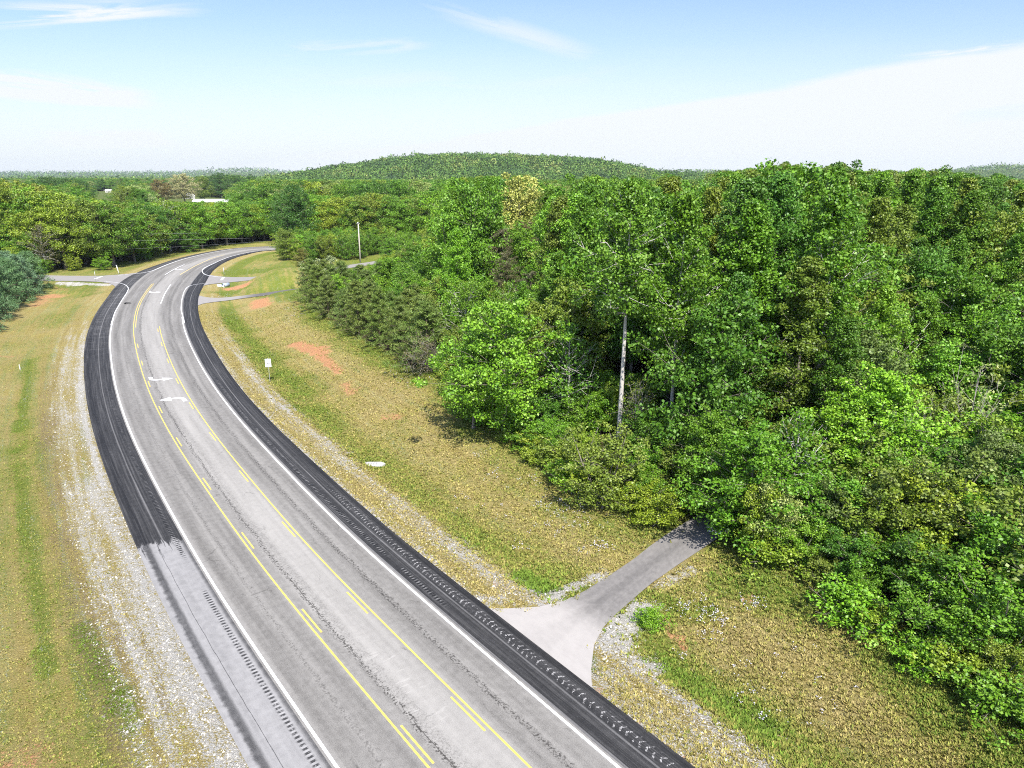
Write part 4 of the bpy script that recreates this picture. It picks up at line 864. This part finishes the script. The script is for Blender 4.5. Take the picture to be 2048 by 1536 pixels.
for t in solo:
    nm = t['name'] or NAMES[t['noun']]; cat = CAT.get(t['noun'], 'tree')
    tint = jitter(t['tint'] or GREENS[t['colour']], rg, .04 if t['fixed'] else .14)
    e = plant(nm, t['label'], cat, t['kind'], t['x'], t['y'], t['H'], tint, GRP[t['noun']], wide=t['wide'])
    if t['rot']: e.rotation_euler = (t['rot'][0], t['rot'][1], .4)

# ------------------------------------------------------------------ the rest of the woods: one mass built with geometry nodes
def forest_mass(name, label_pts, kinds):
    P, KI, SCL, RZ, TI = label_pts
    o = mesh_obj(name, P, np.zeros((0, 3), np.int32), None)
    fattr(o, 'kind_index', KI); fattr(o, 'turn', RZ)
    a = o.data.attributes.new('size', 'FLOAT_VECTOR', 'POINT'); a.data.foreach_set('vector', np.asarray(SCL, np.float32).ravel())
    a = o.data.attributes.new('tint', 'FLOAT_COLOR', 'POINT'); a.data.foreach_set('color', np.c_[TI, np.ones(len(TI))].astype(np.float32).ravel())
    ng = bpy.data.node_groups.new(name, 'GeometryNodeTree'); ng.interface.new_socket('Geometry', in_out='INPUT', socket_type='NodeSocketGeometry'); ng.interface.new_socket('Geometry', in_out='OUTPUT', socket_type='NodeSocketGeometry')
    N = ng.nodes; L = ng.links; gi = N.new('NodeGroupInput'); go = N.new('NodeGroupOutput'); jn = N.new('GeometryNodeJoinGeometry'); L.new(jn.outputs[0], go.inputs[0])
    def named(nm, typ): q_ = N.new('GeometryNodeInputNamedAttribute'); q_.data_type = typ; q_.inputs[0].default_value = nm; return q_.outputs[0]
    rot = N.new('ShaderNodeCombineXYZ'); L.new(named('turn', 'FLOAT'), rot.inputs[2])
    for j, (src_c, src_t) in enumerate(kinds):
        cmp_ = N.new('FunctionNodeCompare'); cmp_.data_type = 'FLOAT'; cmp_.operation = 'EQUAL'; cmp_.inputs['B'].default_value = j; cmp_.inputs['Epsilon'].default_value = .1; L.new(named('kind_index', 'FLOAT'), cmp_.inputs['A'])
        for src, mat in ((src_c, MASS), (src_t, None)):
            oi = N.new('GeometryNodeObjectInfo'); oi.transform_space = 'ORIGINAL'; oi.inputs[0].default_value = src; g_ = oi.outputs['Geometry']
            if mat: sm_ = N.new('GeometryNodeSetMaterial'); sm_.inputs['Material'].default_value = mat; L.new(g_, sm_.inputs[0]); g_ = sm_.outputs[0]
            ip = N.new('GeometryNodeInstanceOnPoints'); L.new(gi.outputs[0], ip.inputs['Points']); L.new(cmp_.outputs[0], ip.inputs['Selection']); L.new(g_, ip.inputs['Instance'])
            L.new(rot.outputs[0], ip.inputs['Rotation']); L.new(named('size', 'FLOAT_VECTOR'), ip.inputs['Scale']); L.new(ip.outputs[0], jn.inputs[0])
    md = o.modifiers.new('trees', 'NODES'); md.node_group = ng; o['kind'] = 'stuff'; return o
SRC = {}
for o in COL.objects:
    if o.type == 'MESH' and o.parent and o.parent.get('category'):
        for kn, k in KIND.items():
            if o.data is k.crown and kn not in SRC:
                tr = [c for c in o.parent.children if c.data is k.trunk]
                if tr: SRC[kn] = (o, tr[0])
MK = [k for k in ('poplar0','poplar1','poplar2','poplar3','oak0','oak1','oak2','maple0','maple1','maple2','young0','young1','young2','pine0','pine1','shrub0','shrub1','shrub2','halfbare0','halfbare1') if k in SRC]
P, KI, SCL, RZ, TI = [], [], [], [], []
def mass_add(x, y, z, H, kind, wide, tint):
    if kind not in MK: kind = 'oak0' if H > 10 else 'maple0'
    k = KIND[kind]; s_ = H/k.H; P.append((x, y, z)); KI.append(MK.index(kind)); sw = (s_**.75 if s_ > 1 else s_)*wide; SCL.append((sw, sw, s_)); RZ.append(rg.uniform(0, 6.28)); TI.append(jitter(tint, rg, .2))
for t in rest: mass_add(t['x'], t['y'], t['z'], t['H'], t['kind'], t['wide'], t['tint'] or GREENS[t['colour']])
FIELDS = [flat([(168,386),(250,386),(245,412),(175,412)], 0), flat([(280,383),(352,386),(440,399),(470,402),(470,412),(280,412)], 0)]
FIELDS[0][:2] = FIELDS[0][:2]*1.06
infield = lambda x, y: in_poly(FIELDS[0], x, y) | in_poly(FIELDS[1], x, y)
fattr(terr, 'field', infield(gx, gy)*1.0)
for y0, y1, st in ((335, 620, 7.5), (620, 1500, 12.0)):
    X, Y = jgrid(-y1*.82, y1*.82, y0, y1, st); ok = in_view(X, Y, 60) & ~infield(X, Y) & ~in_poly(FPOLY, X, Y) & ~in_poly(PA, X, Y); X, Y = X[ok], Y[ok]; Z = height(X, Y); px, _, _ = project(X, Y, Z+15)
    sp = fbm(X/60, Y/60, 55, 3)
    for x, y, z, p, s1 in zip(X, Y, Z, px, sp):
        H = rg.uniform(15, 24) if p > 500 else rg.uniform(12, 21); lim = float(np.interp(p, SKYLINE[:, 0], np.maximum(SKYLINE[:, 1], 347))) - 2
        if p > 480: H = min(H, top_z(p, 358, y) - z)
        if (165 < p < 246 or 286 < p < 475) and y < 900: H = min(H, top_z(p, 405, y) - z)
        if H < 4: continue
        r_ = rg.random(); col = 'dark green' if r_ < .34 else 'mid green' if r_ < .66 else 'olive green' if r_ < .80 else 'yellow green' if r_ < .93 else 'pale green'
        mass_add(x, y, z - .5, H, rg.choice(['oak0','oak1','oak2','poplar1'] if s1 > .42 else ['poplar0','poplar2','oak1']), rg.uniform(1.1, 1.5)*(1.0 if st < 10 else 1.35), GREENS[col])
fm = forest_mass('forest', (np.array(P), KI, SCL, RZ, np.array(TI)), [SRC[k] for k in MK])

# ------------------------------------------------------------------ canopy on the hills and the horizon: leaf clumps in one mesh
CV, CF, CT, CS = [], [], [], []; nv = 0; crg = np.random.default_rng(11)
def canopy(x0, x1, y0, y1, st, size, n, cond=None):
    global nv
    X, Y = jgrid(x0, x1, y0, y1, st); ok = in_view(X, Y, 40)
    if cond is not None: ok &= cond(X, Y)
    X, Y = X[ok], Y[ok]; Z = height(X, Y); m_ = len(X); R_ = size*crg.uniform(.36, .72, m_)
    C = np.c_[X, Y, Z + R_*.9]; V, F, sh = leaves(crg, C, n, R_, .95, size*.30, size*.22, 1.2, .6, False, .12)
    pal = np.array([(.075,.150,.030),(.090,.180,.030),(.110,.210,.034),(.13,.22,.036),(.19,.25,.055),(.055,.110,.034),(.21,.20,.075),(.22,.16,.08)])
    pn = fbm(X/55, Y/55, 71, 3); ch = np.clip((crg.random(m_)*.62 + (pn-.5)*1.3 + .19)*8, 0, 7.99).astype(int); tn = pal[np.array([5,0,1,0,2,1,3,4])][ch]*crg.uniform(.8, 1.2, (m_, 1)); pine = crg.random(m_) < .12
    V3 = V.reshape(m_, n*4, 3); V3[pine, :, 2] += np.abs(V3[pine, :, 2] - C[pine, None, 2])*.7
    CV.append(V); CF.append(F + int(nv)); CT.append(np.repeat(tn, n, 0)); CS.append(sh); nv += len(V)
canopy(-760, 760, 1330, 1720, 9.5, 10, 44)
canopy(-2600, 2600, 1480, 2700, 24, 15, 16, lambda x, y: ~((np.abs(x) < 740) & (y < 1720)))
canopy(500, 4300, 3050, 3760, 22, 17, 14); canopy(-3600, 700, 2700, 3700, 42, 20, 12); canopy(-5600, 5600, 6000, 6900, 46, 34, 10)
hc = mesh_obj('hill_canopy', np.vstack(CV), np.vstack(CF), CANOPY); hc['kind'] = 'stuff'
hc.data.attributes.new('tint', 'FLOAT_COLOR', 'FACE').data.foreach_set('color', np.c_[np.vstack(CT), np.ones(len(np.vstack(CT)))].astype(np.float32).ravel()); fattr(hc, 'leafvar', np.concatenate(CS), 'FACE')

# ------------------------------------------------------------------ grass tufts, stones and flowers
def face_tint_mat(name, rough=.8, trans=.2):
    mt = bpy.data.materials.new(name); mt.use_nodes = True; q = NB(mt.node_tree); q.n.clear()
    c = q.attr('tint', 'Color'); bs = q.new('ShaderNodeBsdfPrincipled', None, Base_Color=c, Roughness=rough); bs.inputs['Specular IOR Level'].default_value = .2
    tr = q.new('ShaderNodeBsdfTranslucent', None, Color=c); ms = q.new('ShaderNodeMixShader', None, Fac=trans); q.l.new(bs.outputs[0], ms.inputs[1]); q.l.new(tr.outputs[0], ms.inputs[2])
    q.l.new(ms.outputs[0], q.new('ShaderNodeOutputMaterial').inputs[0]); return mt
def stuff_mesh(name, V, F, tint, mat):
    o = mesh_obj(name, V, F, mat); o['kind'] = 'stuff'
    o.data.attributes.new('tint', 'FLOAT_COLOR', 'FACE').data.foreach_set('color', np.c_[tint, np.ones(len(tint))].astype(np.float32).ravel()); return o
def sample(arr, x, y):                                  # nearest ground vertex value
    ix = np.clip(np.searchsorted(xs, x), 0, len(xs)-1); iy = np.clip(np.searchsorted(ys, y), 0, len(ys)-1); return arr.reshape(len(ys), len(xs))[iy, ix]
trg = np.random.default_rng(23)
def scatter(n, ymax=150.0, near_pow=1.5):
    y = 17 + (ymax-17)*trg.random(n)**near_pow; x = (trg.random(n)*2-1)*(y*.80+6); return x, y
def tufts():
    x, y = scatter(640000, 140, 1.65); dr, dl, dd = sample(dR, x, y), sample(dL, x, y), sample(ed, x, y)
    rough_ = (dr > .25) & (dd < 2.0); lawn = (dl > 1.2) & (dl < 60)
    lawn &= (trg.random(len(x)) < np.where(dl < 7, .6, .5)); keep = (rough_ | lawn) & clear_of_roads(x, y, -.07); gv_ = sample(gravel, x, y)
    keep &= trg.random(len(x)) > np.clip(gv_*1.15, 0, .93); keep &= trg.random(len(x)) > np.clip(sample(dirt, x, y)*1.2-.2, 0, .9)
    x, y = x[keep], y[keep]; lw = (sample(dL, x, y) > 0)[:, None]; z = height(x, y); n = len(x); k = 4
    g = np.clip(sample(green, x, y) + trg.normal(size=n)*.20, 0, 1); size = np.where(lw[:, 0], .075, .125)*(.5 + .9*trg.random(n))*(1 + .35*g)
    ang = trg.random((n, k))*2*pi; lean = .35 + .5*trg.random((n, k)); w_ = .10*size[:, None]*(1.0+trg.random((n, k)))
    b0 = np.stack([x[:, None] + np.cos(ang)*size[:, None]*.25, y[:, None] + np.sin(ang)*size[:, None]*.25, np.repeat(z[:, None], k, 1)-.02], -1)
    tip = b0 + np.stack([np.cos(ang)*lean*size[:, None], np.sin(ang)*lean*size[:, None], size[:, None]*(.55+.5*trg.random((n, k)))], -1)
    pr = np.stack([-np.sin(ang), np.cos(ang), np.zeros_like(ang)], -1)*w_[..., None]*2.2
    V = np.stack([b0-pr, b0+pr, tip], 2).reshape(-1, 3); F = np.arange(len(V)).reshape(-1, 3)
    dry = np.array([.44, .36, .15]); gr = np.array([.15, .24, .03]); ol = np.array([.33, .31, .075])
    gg = g[:, None]; col = np.where(gg < .5, lerp(dry, ol, gg*2), lerp(ol, gr, gg*2-1))*trg.uniform(.6, 1.25, (n, 1))
    col = np.repeat(col, k, 0)*trg.uniform(.8, 1.2, (n*k, 1))
    return stuff_mesh('grass_tufts', V, F, col, face_tint_mat('grass_blade'))
tufts()
def stones():
    x, y = scatter(150000, 110, 1.7); gv_ = sample(gravel, x, y)
    keep = (gv_ > .25) & (trg.random(len(x)) < gv_) & clear_of_roads(x, y, .02); x, y = x[keep], y[keep]; n = len(x); z = height(x, y)
    s_ = .025 + .075*trg.random(n)**2.2; T4 = np.array([(-1,-.8,-.3),(1,-.7,-.3),(.2,1,-.3),(0,0,.8)]); a = trg.random(n)*6.28
    ca, sa = np.cos(a), np.sin(a); V = T4[None]*s_[:, None, None]*trg.uniform(.6, 1.4, (n, 1, 3)); V = np.stack([V[..., 0]*ca[:, None]-V[..., 1]*sa[:, None], V[..., 0]*sa[:, None]+V[..., 1]*ca[:, None], V[..., 2]], -1) + np.stack([x, y, z], -1)[:, None]
    F = (np.array([(0,1,3),(1,2,3),(2,0,3)])[None] + np.arange(n)[:, None, None]*4).reshape(-1, 3)
    c = np.repeat(np.array([.54, .515, .46])*trg.uniform(.45, 1.25, (n, 1)), 3, 0)
    return stuff_mesh('gravel_stones', V.reshape(-1, 3), F, np.clip(c, 0, .9), face_tint_mat('stone', .9, 0.0))
stones()
def flowers():
    P = []
    for px, py, n, r in ((1140,985,34,1.4),(1165,1005,22,1.0),(1090,1000,16,1.2),(1110,1030,14,1.0),(1150,1035,20,1.2),(1060,965,14,.9),(1190,1050,10,1.0),(990,950,10,1.0),(1090,1060,14,1.2),(1045,1095,8,.8),(930,1000,8,1.0),(960,910,8,1.2),(1210,1090,18,.9),(1180,1095,10,1.0),(1010,1030,8,1.5),(830,760,10,2.0),(800,740,12,2.2),(1375,1215,22,.9),(1410,1225,26,.8),(1440,1245,20,.8),(1425,1265,14,.8),(1500,1205,16,.7),(1510,1215,8,.4),(1535,1440,8,.5),(1500,1395,8,.8),(1365,1310,6,.5),(1480,1330,6,.6),(1650,1400,8,1.5),(1600,1310,8,1.2),(585,618,30,2.2),(590,632,24,1.8),(520,570,16,3.0),(455,590,20,3.0),(430,592,14,2.0),(560,600,18,3.0),(480,640,10,3.0)):
        c = ground(px, py)[:2]; P.append(c + trg.normal(size=(n, 2))*r*.6)
    P = np.vstack(P); P = P[clear_of_roads(P[:, 0], P[:, 1], .3)]; n = len(P); k = 5
    C = np.repeat(np.c_[P, height(P[:, 0], P[:, 1]) + .10], k, 0); C[:, :2] += trg.normal(size=(n*k, 2))*.10; C[:, 2] += trg.random(n*k)*.16
    C = C[trg.random(len(C)) < .5]; V, F, sh = leaves(trg, C, 3, .035, .5, .070, .05, .3, 1.2)
    return stuff_mesh('white_wildflowers', V, F, np.array([.62, .60, .66])*np.ones((len(F), 1)), face_tint_mat('petal', .7, .2))
flowers()

# ------------------------------------------------------------------ things by the road
METAL = plain('galvanised_metal', (.52, .53, .54), .45, .5, .08); SIGNW = plain('sign_white', (.84, .84, .83), .45, 0, .03); BLACK = plain('sign_black', (.02, .02, .02), .5, 0, .1)
WPAINT = plain('white_plastic', (.80, .80, .77), .5, 0, .06); CONC = plain('concrete', (.46, .45, .42), .9, 0, .22, 5.0, .3); POLEW = plain('pole_wood', (.50, .455, .39), .85, 0, .18, 3.0, .2)
# white sign with a small black four-armed mark
g = ground(540, 763); t = empty('road_sign', 'white upright road sign with a small black cross mark on a thin post', 'sign', g, .18)
m_ = MB(); m_.tube([(0, 0, -.3), (0, 0, 3.25)], .035, 8); m_.obj('post', METAL, t)
m_ = MB(); m_.box(-.38, .38, -.075, -.045, 2.02, 3.14); pn = m_.obj('panel', SIGNW, t, bevel=.012)
m_ = MB(); cz = 2.52
for a in range(4):
    c_, s_ = cos(a*pi/2), sin(a*pi/2); ln = .22 if a % 2 == 0 else .18
    poly = [(.05, -.035), (.12, -.075), (ln, 0), (.12, .075), (.05, .035)]
    m_.prism([(x*c_-y*s_, cz + x*s_+y*c_) for x, y in poly], 'y', -.082, -.0755)
m_.obj('mark', BLACK, pn)
def post(name, label, cat, px, py, h, r, lean=0.0, cap=None, mat=WPAINT):
    g = ground(px, py); t = empty(name, label, cat, g); t.rotation_euler = (0, lean, 0)
    m_ = MB(); m_.tube([(0, 0, -.25), (0, 0, h)], r, 10); m_.obj('post', mat, t, True)
    m_ = MB(); m_.tube([(0, 0, h-.02), (0, 0, h+.10), (0, 0, h+.13)], [r*1.15, r*1.15, r*.4], 10); m_.obj('cap', cap or mat, t, True)
post('marker_post', 'leaning white marker post on the grass by the left side road', 'post', 238, 547.5, 2.3, .11, -.16)
post('marker_post', 'slim pale sign post on the triangle of grass by the right side road', 'post', 448.5, 551, 2.1, .06, 0.0, None, METAL)
post('marker_post', 'thin grey post at the gravel edge of the left side road', 'post', 192, 563.5, 2.6, .045, 0.02, None, METAL)
post('marker_stake', 'short white stake standing alone in the left lawn', 'stake', 40.5, 739.5, .62, .055, -.02)
# concrete drain slab in the verge
g = ground(742, 929); t = empty('drain_slab', 'flat pale concrete slab lying in the verge grass', 'slab', g, .06)
m_ = MB(); m_.prism([(-1.35, -.10), (-1.05, -.62), (1.15, -.42), (1.38, .02), (.95, .42), (-.9, .50), (-1.7, .38)], 'z', -.15, .10); m_.obj('slab', CONC, t, bevel=.03)
m_ = MB()
for i in range(5): m_.box(-.55+i*.26, -.45+i*.26, -.28, .24, .102, .108)
m_.obj('grate', plain('grate_iron', (.30, .29, .28), .7), t)
# blue grey culvert end beside the right side road
g = ground(452, 573.5); t = empty('culvert_end', 'blue grey culvert end with white flared sides beside the orange dirt', 'culvert', g, -.5)
BLU = plain('pipe_grey_blue', (.40, .46, .58), .5, .2, .15)
m_ = MB(); n_ = 14; ring = lambda r, y: [(r*cos(2*pi*k/n_), y, .42 + r*sin(2*pi*k/n_)) for k in range(n_)]
m_.add(ring(.50, -.9) + ring(.50, .9) + ring(.42, .9) + ring(.42, -.9), [(a*n_+k, a*n_+(k+1) % n_, ((a+1) % 4)*n_+(k+1) % n_, ((a+1) % 4)*n_+k) for a in range(4) for k in range(n_)])
m_.obj('pipe', BLU, t, True)
for sx in (-1, 1): m_ = MB(); m_.prism([(sx*.5, -.92), (sx*1.1, -1.6), (sx*1.18, -1.52), (sx*.6, -.84)], 'z', -.1, .75); m_.obj('wing', SIGNW, t, bevel=.02)
# scrap on the lane
g = ground(255, 609); t = empty('tyre_scrap', 'dark curled tyre scrap lying in the left lane', 'tyre scrap', (g[0], g[1], .0), .1)
m_ = MB(); a_ = np.linspace(.15, pi-.4, 9); m_.tube(np.c_[.62*np.cos(a_)*1.2, .10*np.sin(3*a_), .10+.16*np.sin(a_)], np.interp(np.arange(9), [0, 4, 8], [.05, .14, .06]), 7); m_.obj('tread', BLACK, t, True)
m_ = MB(); m_.tube([(-.7, -.05, .05), (-.45, .08, .09), (-.2, -.02, .05)], [.03, .07, .03], 6); m_.obj('shred', BLACK, t, True)
# utility poles
def utility_pole(label, px, py, top_px, top_py, r, arm, cat='utility pole'):
    g = ground(px, py); h = top_z(top_px, top_py, g[1]) - g[2]; t = empty('utility_pole', label, cat, g)
    m_ = MB(); m_.tube([(0, 0, -.5), (0, 0, h*.5), (0, 0, h)], [r, r*.85, r*.68], 12); m_.obj('pole', POLEW, t, True)
    m_ = MB(); m_.box(-arm, arm, -.10-r, .06-r, h-.42, h-.24) if arm > .6 else m_.tube([(-.25, 0, h), (-.1, 0, h+.30), (.22, 0, h+.22)], [.10, .34, .12], 10); m_.obj('crossarm' if arm > .6 else 'cap', METAL, t, True)
    m_ = MB()
    for x in (-arm*.8, arm*.8): m_.tube([(x, -.05, h-.22 if arm > .6 else h+.05), (x, -.05, h-.02 if arm > .6 else h+.25)], .07, 8)
    m_.obj('insulator', CONC, t, True); return t, h
utility_pole('tall pale utility pole standing by the gravel patch in the woods', 721, 525.5, 714, 448, .24, .5)
utility_pole('far small utility pole with a crossarm beyond the left woods', 164, 391, 160.5, 371, .45, 2.6)
# overhead wires in front of the left woods
def wire(label, a, c, za, zc, sag):
    A_ = np.array([*flat([a], za)[0], za]); B_ = np.array([*flat([c], zc)[0], zc]); tt = np.linspace(0, 1, 40); P = A_ + (B_-A_)*tt[:, None]; P[:, 2] -= sag*4*tt*(1-tt)
    m_ = MB(); m_.tube(P, .011, 5); o = m_.obj('overhead_wire', METAL, None, True); tag(o, label, 'wire', 'overhead wires')
wire('upper overhead wire crossing in front of the left woods', (-60, 469.5), (400, 466), 9.0, 9.0, .25)
wire('middle overhead wire crossing in front of the left woods', (-60, 483.5), (500, 476), 7.2, 7.2, .3)
wire('lower overhead wire stretched near the far grass verge', (200, 500), (540, 481.5), 4.8, 4.8, .3)

# ------------------------------------------------------------------ far buildings
ROOFW = plain('white_metal_roof', (.82, .82, .81), .45, .1, .05, .3); WALLC = plain('pale_siding', (.55, .54, .50), .8, 0, .1, .4); DARKW = plain('dark_opening', (.05, .05, .055), .4)
def gable(name, label, cat, cx, cy, L, Wd, hw, hr, rz, wins, doors, mats=(WALLC, ROOFW), chimney=False, zoff=0.0):
    t = empty(name, label, cat, (cx, cy, hz1(cx, cy)+zoff), rz); e_ = .35
    m_ = MB(); m_.box(-L/2, L/2, -Wd/2, Wd/2, -.5, hw); m_.prism([(-Wd/2, hw), (Wd/2, hw), (0, hw+hr-.02)], 'x', -L/2+.002, L/2-.002); m_.obj('wall', mats[0], t)
    m_ = MB(); th = .18
    for s_ in (-1, 1): m_.prism([(0, hw+hr), (s_*(Wd/2+e_), hw-e_*hr/(Wd/2)), (s_*(Wd/2+e_), hw-e_*hr/(Wd/2)+th), (0, hw+hr+th)], 'x', -L/2-e_, L/2+e_)
    rf = m_.obj('roof', mats[1], t)
    if chimney: m_ = MB(); m_.box(L*.22, L*.22+.7, -.4, .3, hw+hr*.5, hw+hr+1.0); m_.obj('chimney', BARK, rf)
    for x in wins:
        m_ = MB(); m_.box(x-.55, x+.55, -Wd/2-.05, -Wd/2+.02, 1.0, 2.2); fr_ = m_.obj('window', WPAINT, t)
        m_ = MB(); m_.box(x-.45, x+.45, -Wd/2-.07, -Wd/2-.052, 1.1, 2.1); m_.obj('pane', DARKW, fr_)
    for x in doors: m_ = MB(); m_.box(x-.55, x+.55, -Wd/2-.06, -Wd/2+.02, 0, 2.1); m_.obj('door', DARKW, t)
    return t
def at_px(px, py, z): q_ = flat([(px, py)], z)[0]; return float(q_[0]), float(q_[1])
x, y = at_px(426, 401, 4.2); gable('shed', 'long low shed with a white metal roof showing above the left trees', 'shed', x, y, 33, 9.5, 3.2, 2.0, .05, [-12, -6, 0, 6, 12], [-15, 15], zoff=0)
x, y = at_px(376, 387.5, 5.0); gable('house', 'small white roofed house beside the cream flowered tree', 'house', x, y, 11, 11, 2.9, 3.4, .75, [-3, 3], [0], chimney=True)
x, y = at_px(217, 381.5, 3.5); gable('house', 'tiny white house at the far end of the left field', 'house', x, y, 8, 6, 2.6, 1.8, .3, [-2, 2], [0])

# ------------------------------------------------------------------ dark car in the shade of the driveway mouth
def car(px, py, rz):
    g = ground(px, py); t = empty('parked_car', 'dark car half hidden by leaves at the shaded end of the driveway', 'car', (g[0], g[1], g[2]+.03), rz)
    PAINT = plain('car_paint', (.018, .02, .026), .22, .3, .03, spec=.6); GLASS = plain('car_glass', (.015, .018, .022), .08, 0, .02, spec=.8); CHR = plain('car_chrome', (.75, .75, .76), .18, .9, .03); TYRE = plain('car_tyre', (.02, .02, .02), .85); LAMP = plain('car_lamp', (.75, .76, .78), .15, 0, .03)
    st = [(-2.25, .55, .45, .70), (-2.05, .80, .30, .88), (-1.3, .88, .24, .98), (-.2, .90, .22, 1.0), (1.0, .90, .22, .98), (1.9, .86, .26, .96), (2.2, .70, .40, .85)]   # x, half width, bottom, top
    V = []; n_ = 12
    for x, hw, z0, z1 in st:
        for k in range(n_):
            a = 2*pi*k/n_; c_, s_ = cos(a), sin(a); V.append((x, hw*np.sign(c_)*abs(c_)**.45, (z0+z1)/2 + (z1-z0)/2*np.sign(s_)*abs(s_)**.45))
    F = [(i*n_+k, i*n_+(k+1) % n_, (i+1)*n_+(k+1) % n_, (i+1)*n_+k) for i in range(len(st)-1) for k in range(n_)] + [tuple(range(n_))[::-1], tuple(range((len(st)-1)*n_, len(st)*n_))]
    b_ = mesh_obj('body', V, F, PAINT, t, True)
    m_ = MB(); m_.prism([(-1.25, .96), (-.55, 1.42), (.75, 1.44), (1.75, .97)], 'y', -.74, .74); cb_ = m_.obj('cabin', GLASS, t, bevel=.06)
    m_ = MB(); m_.prism([(-.58, 1.405), (-.45, 1.475), (.68, 1.495), (.80, 1.425)], 'y', -.70, .70); m_.obj('roof_panel', PAINT, t, bevel=.03)
    for x in (-1.35, 1.35):
        for y in (-.80, .80):
            m_ = MB(); m_.tube([(x, y-.11, .33), (x, y-.10, .33), (x, y+.10, .33), (x, y+.11, .33)], [.27, .33, .33, .27], 18); w_ = m_.obj('wheel', TYRE, t, True)
            m_ = MB(); m_.tube([(x, y+(.112 if y > 0 else -.125), .33), (x, y+(.125 if y > 0 else -.112), .33)], .2, 14); m_.obj('rim', CHR, w_)
    for y in (-.58, .58): m_ = MB(); m_.box(-2.27, -2.12, y-.18, y+.18, .64, .76); m_.obj('headlight', LAMP, t, bevel=.03)
    m_ = MB(); m_.box(-2.31, -2.2, -.42, .42, .50, .60); m_.obj('grille', CHR, t, bevel=.02); m_ = MB(); m_.box(-2.32, -2.1, -.75, .75, .36, .46); m_.obj('bumper', CHR, t, bevel=.03)
    for y in (-.95, .95): m_ = MB(); m_.box(-.95, -.75, y-.10, y+.10, .95, 1.08); m_.obj('mirror', PAINT, t, bevel=.03)
car(1452, 1052, radians(58))

# ------------------------------------------------------------------ the air: even pale haze over the whole country
m_ = MB(); m_.box(-9000, 9000, -300, 8600, -30.0, 180.0)
hm = bpy.data.materials.new('haze_air'); hm.use_nodes = True; q = NB(hm.node_tree); q.n.clear()
pv = q.new('ShaderNodeVolumePrincipled', None, Color=(.80, .90, 1.0), Density=4.4e-5, Anisotropy=0.0); q.l.new(pv.outputs[0], q.new('ShaderNodeOutputMaterial').inputs['Volume'])
hz_o = m_.obj('haze', hm); hz_o['kind'] = 'stuff'
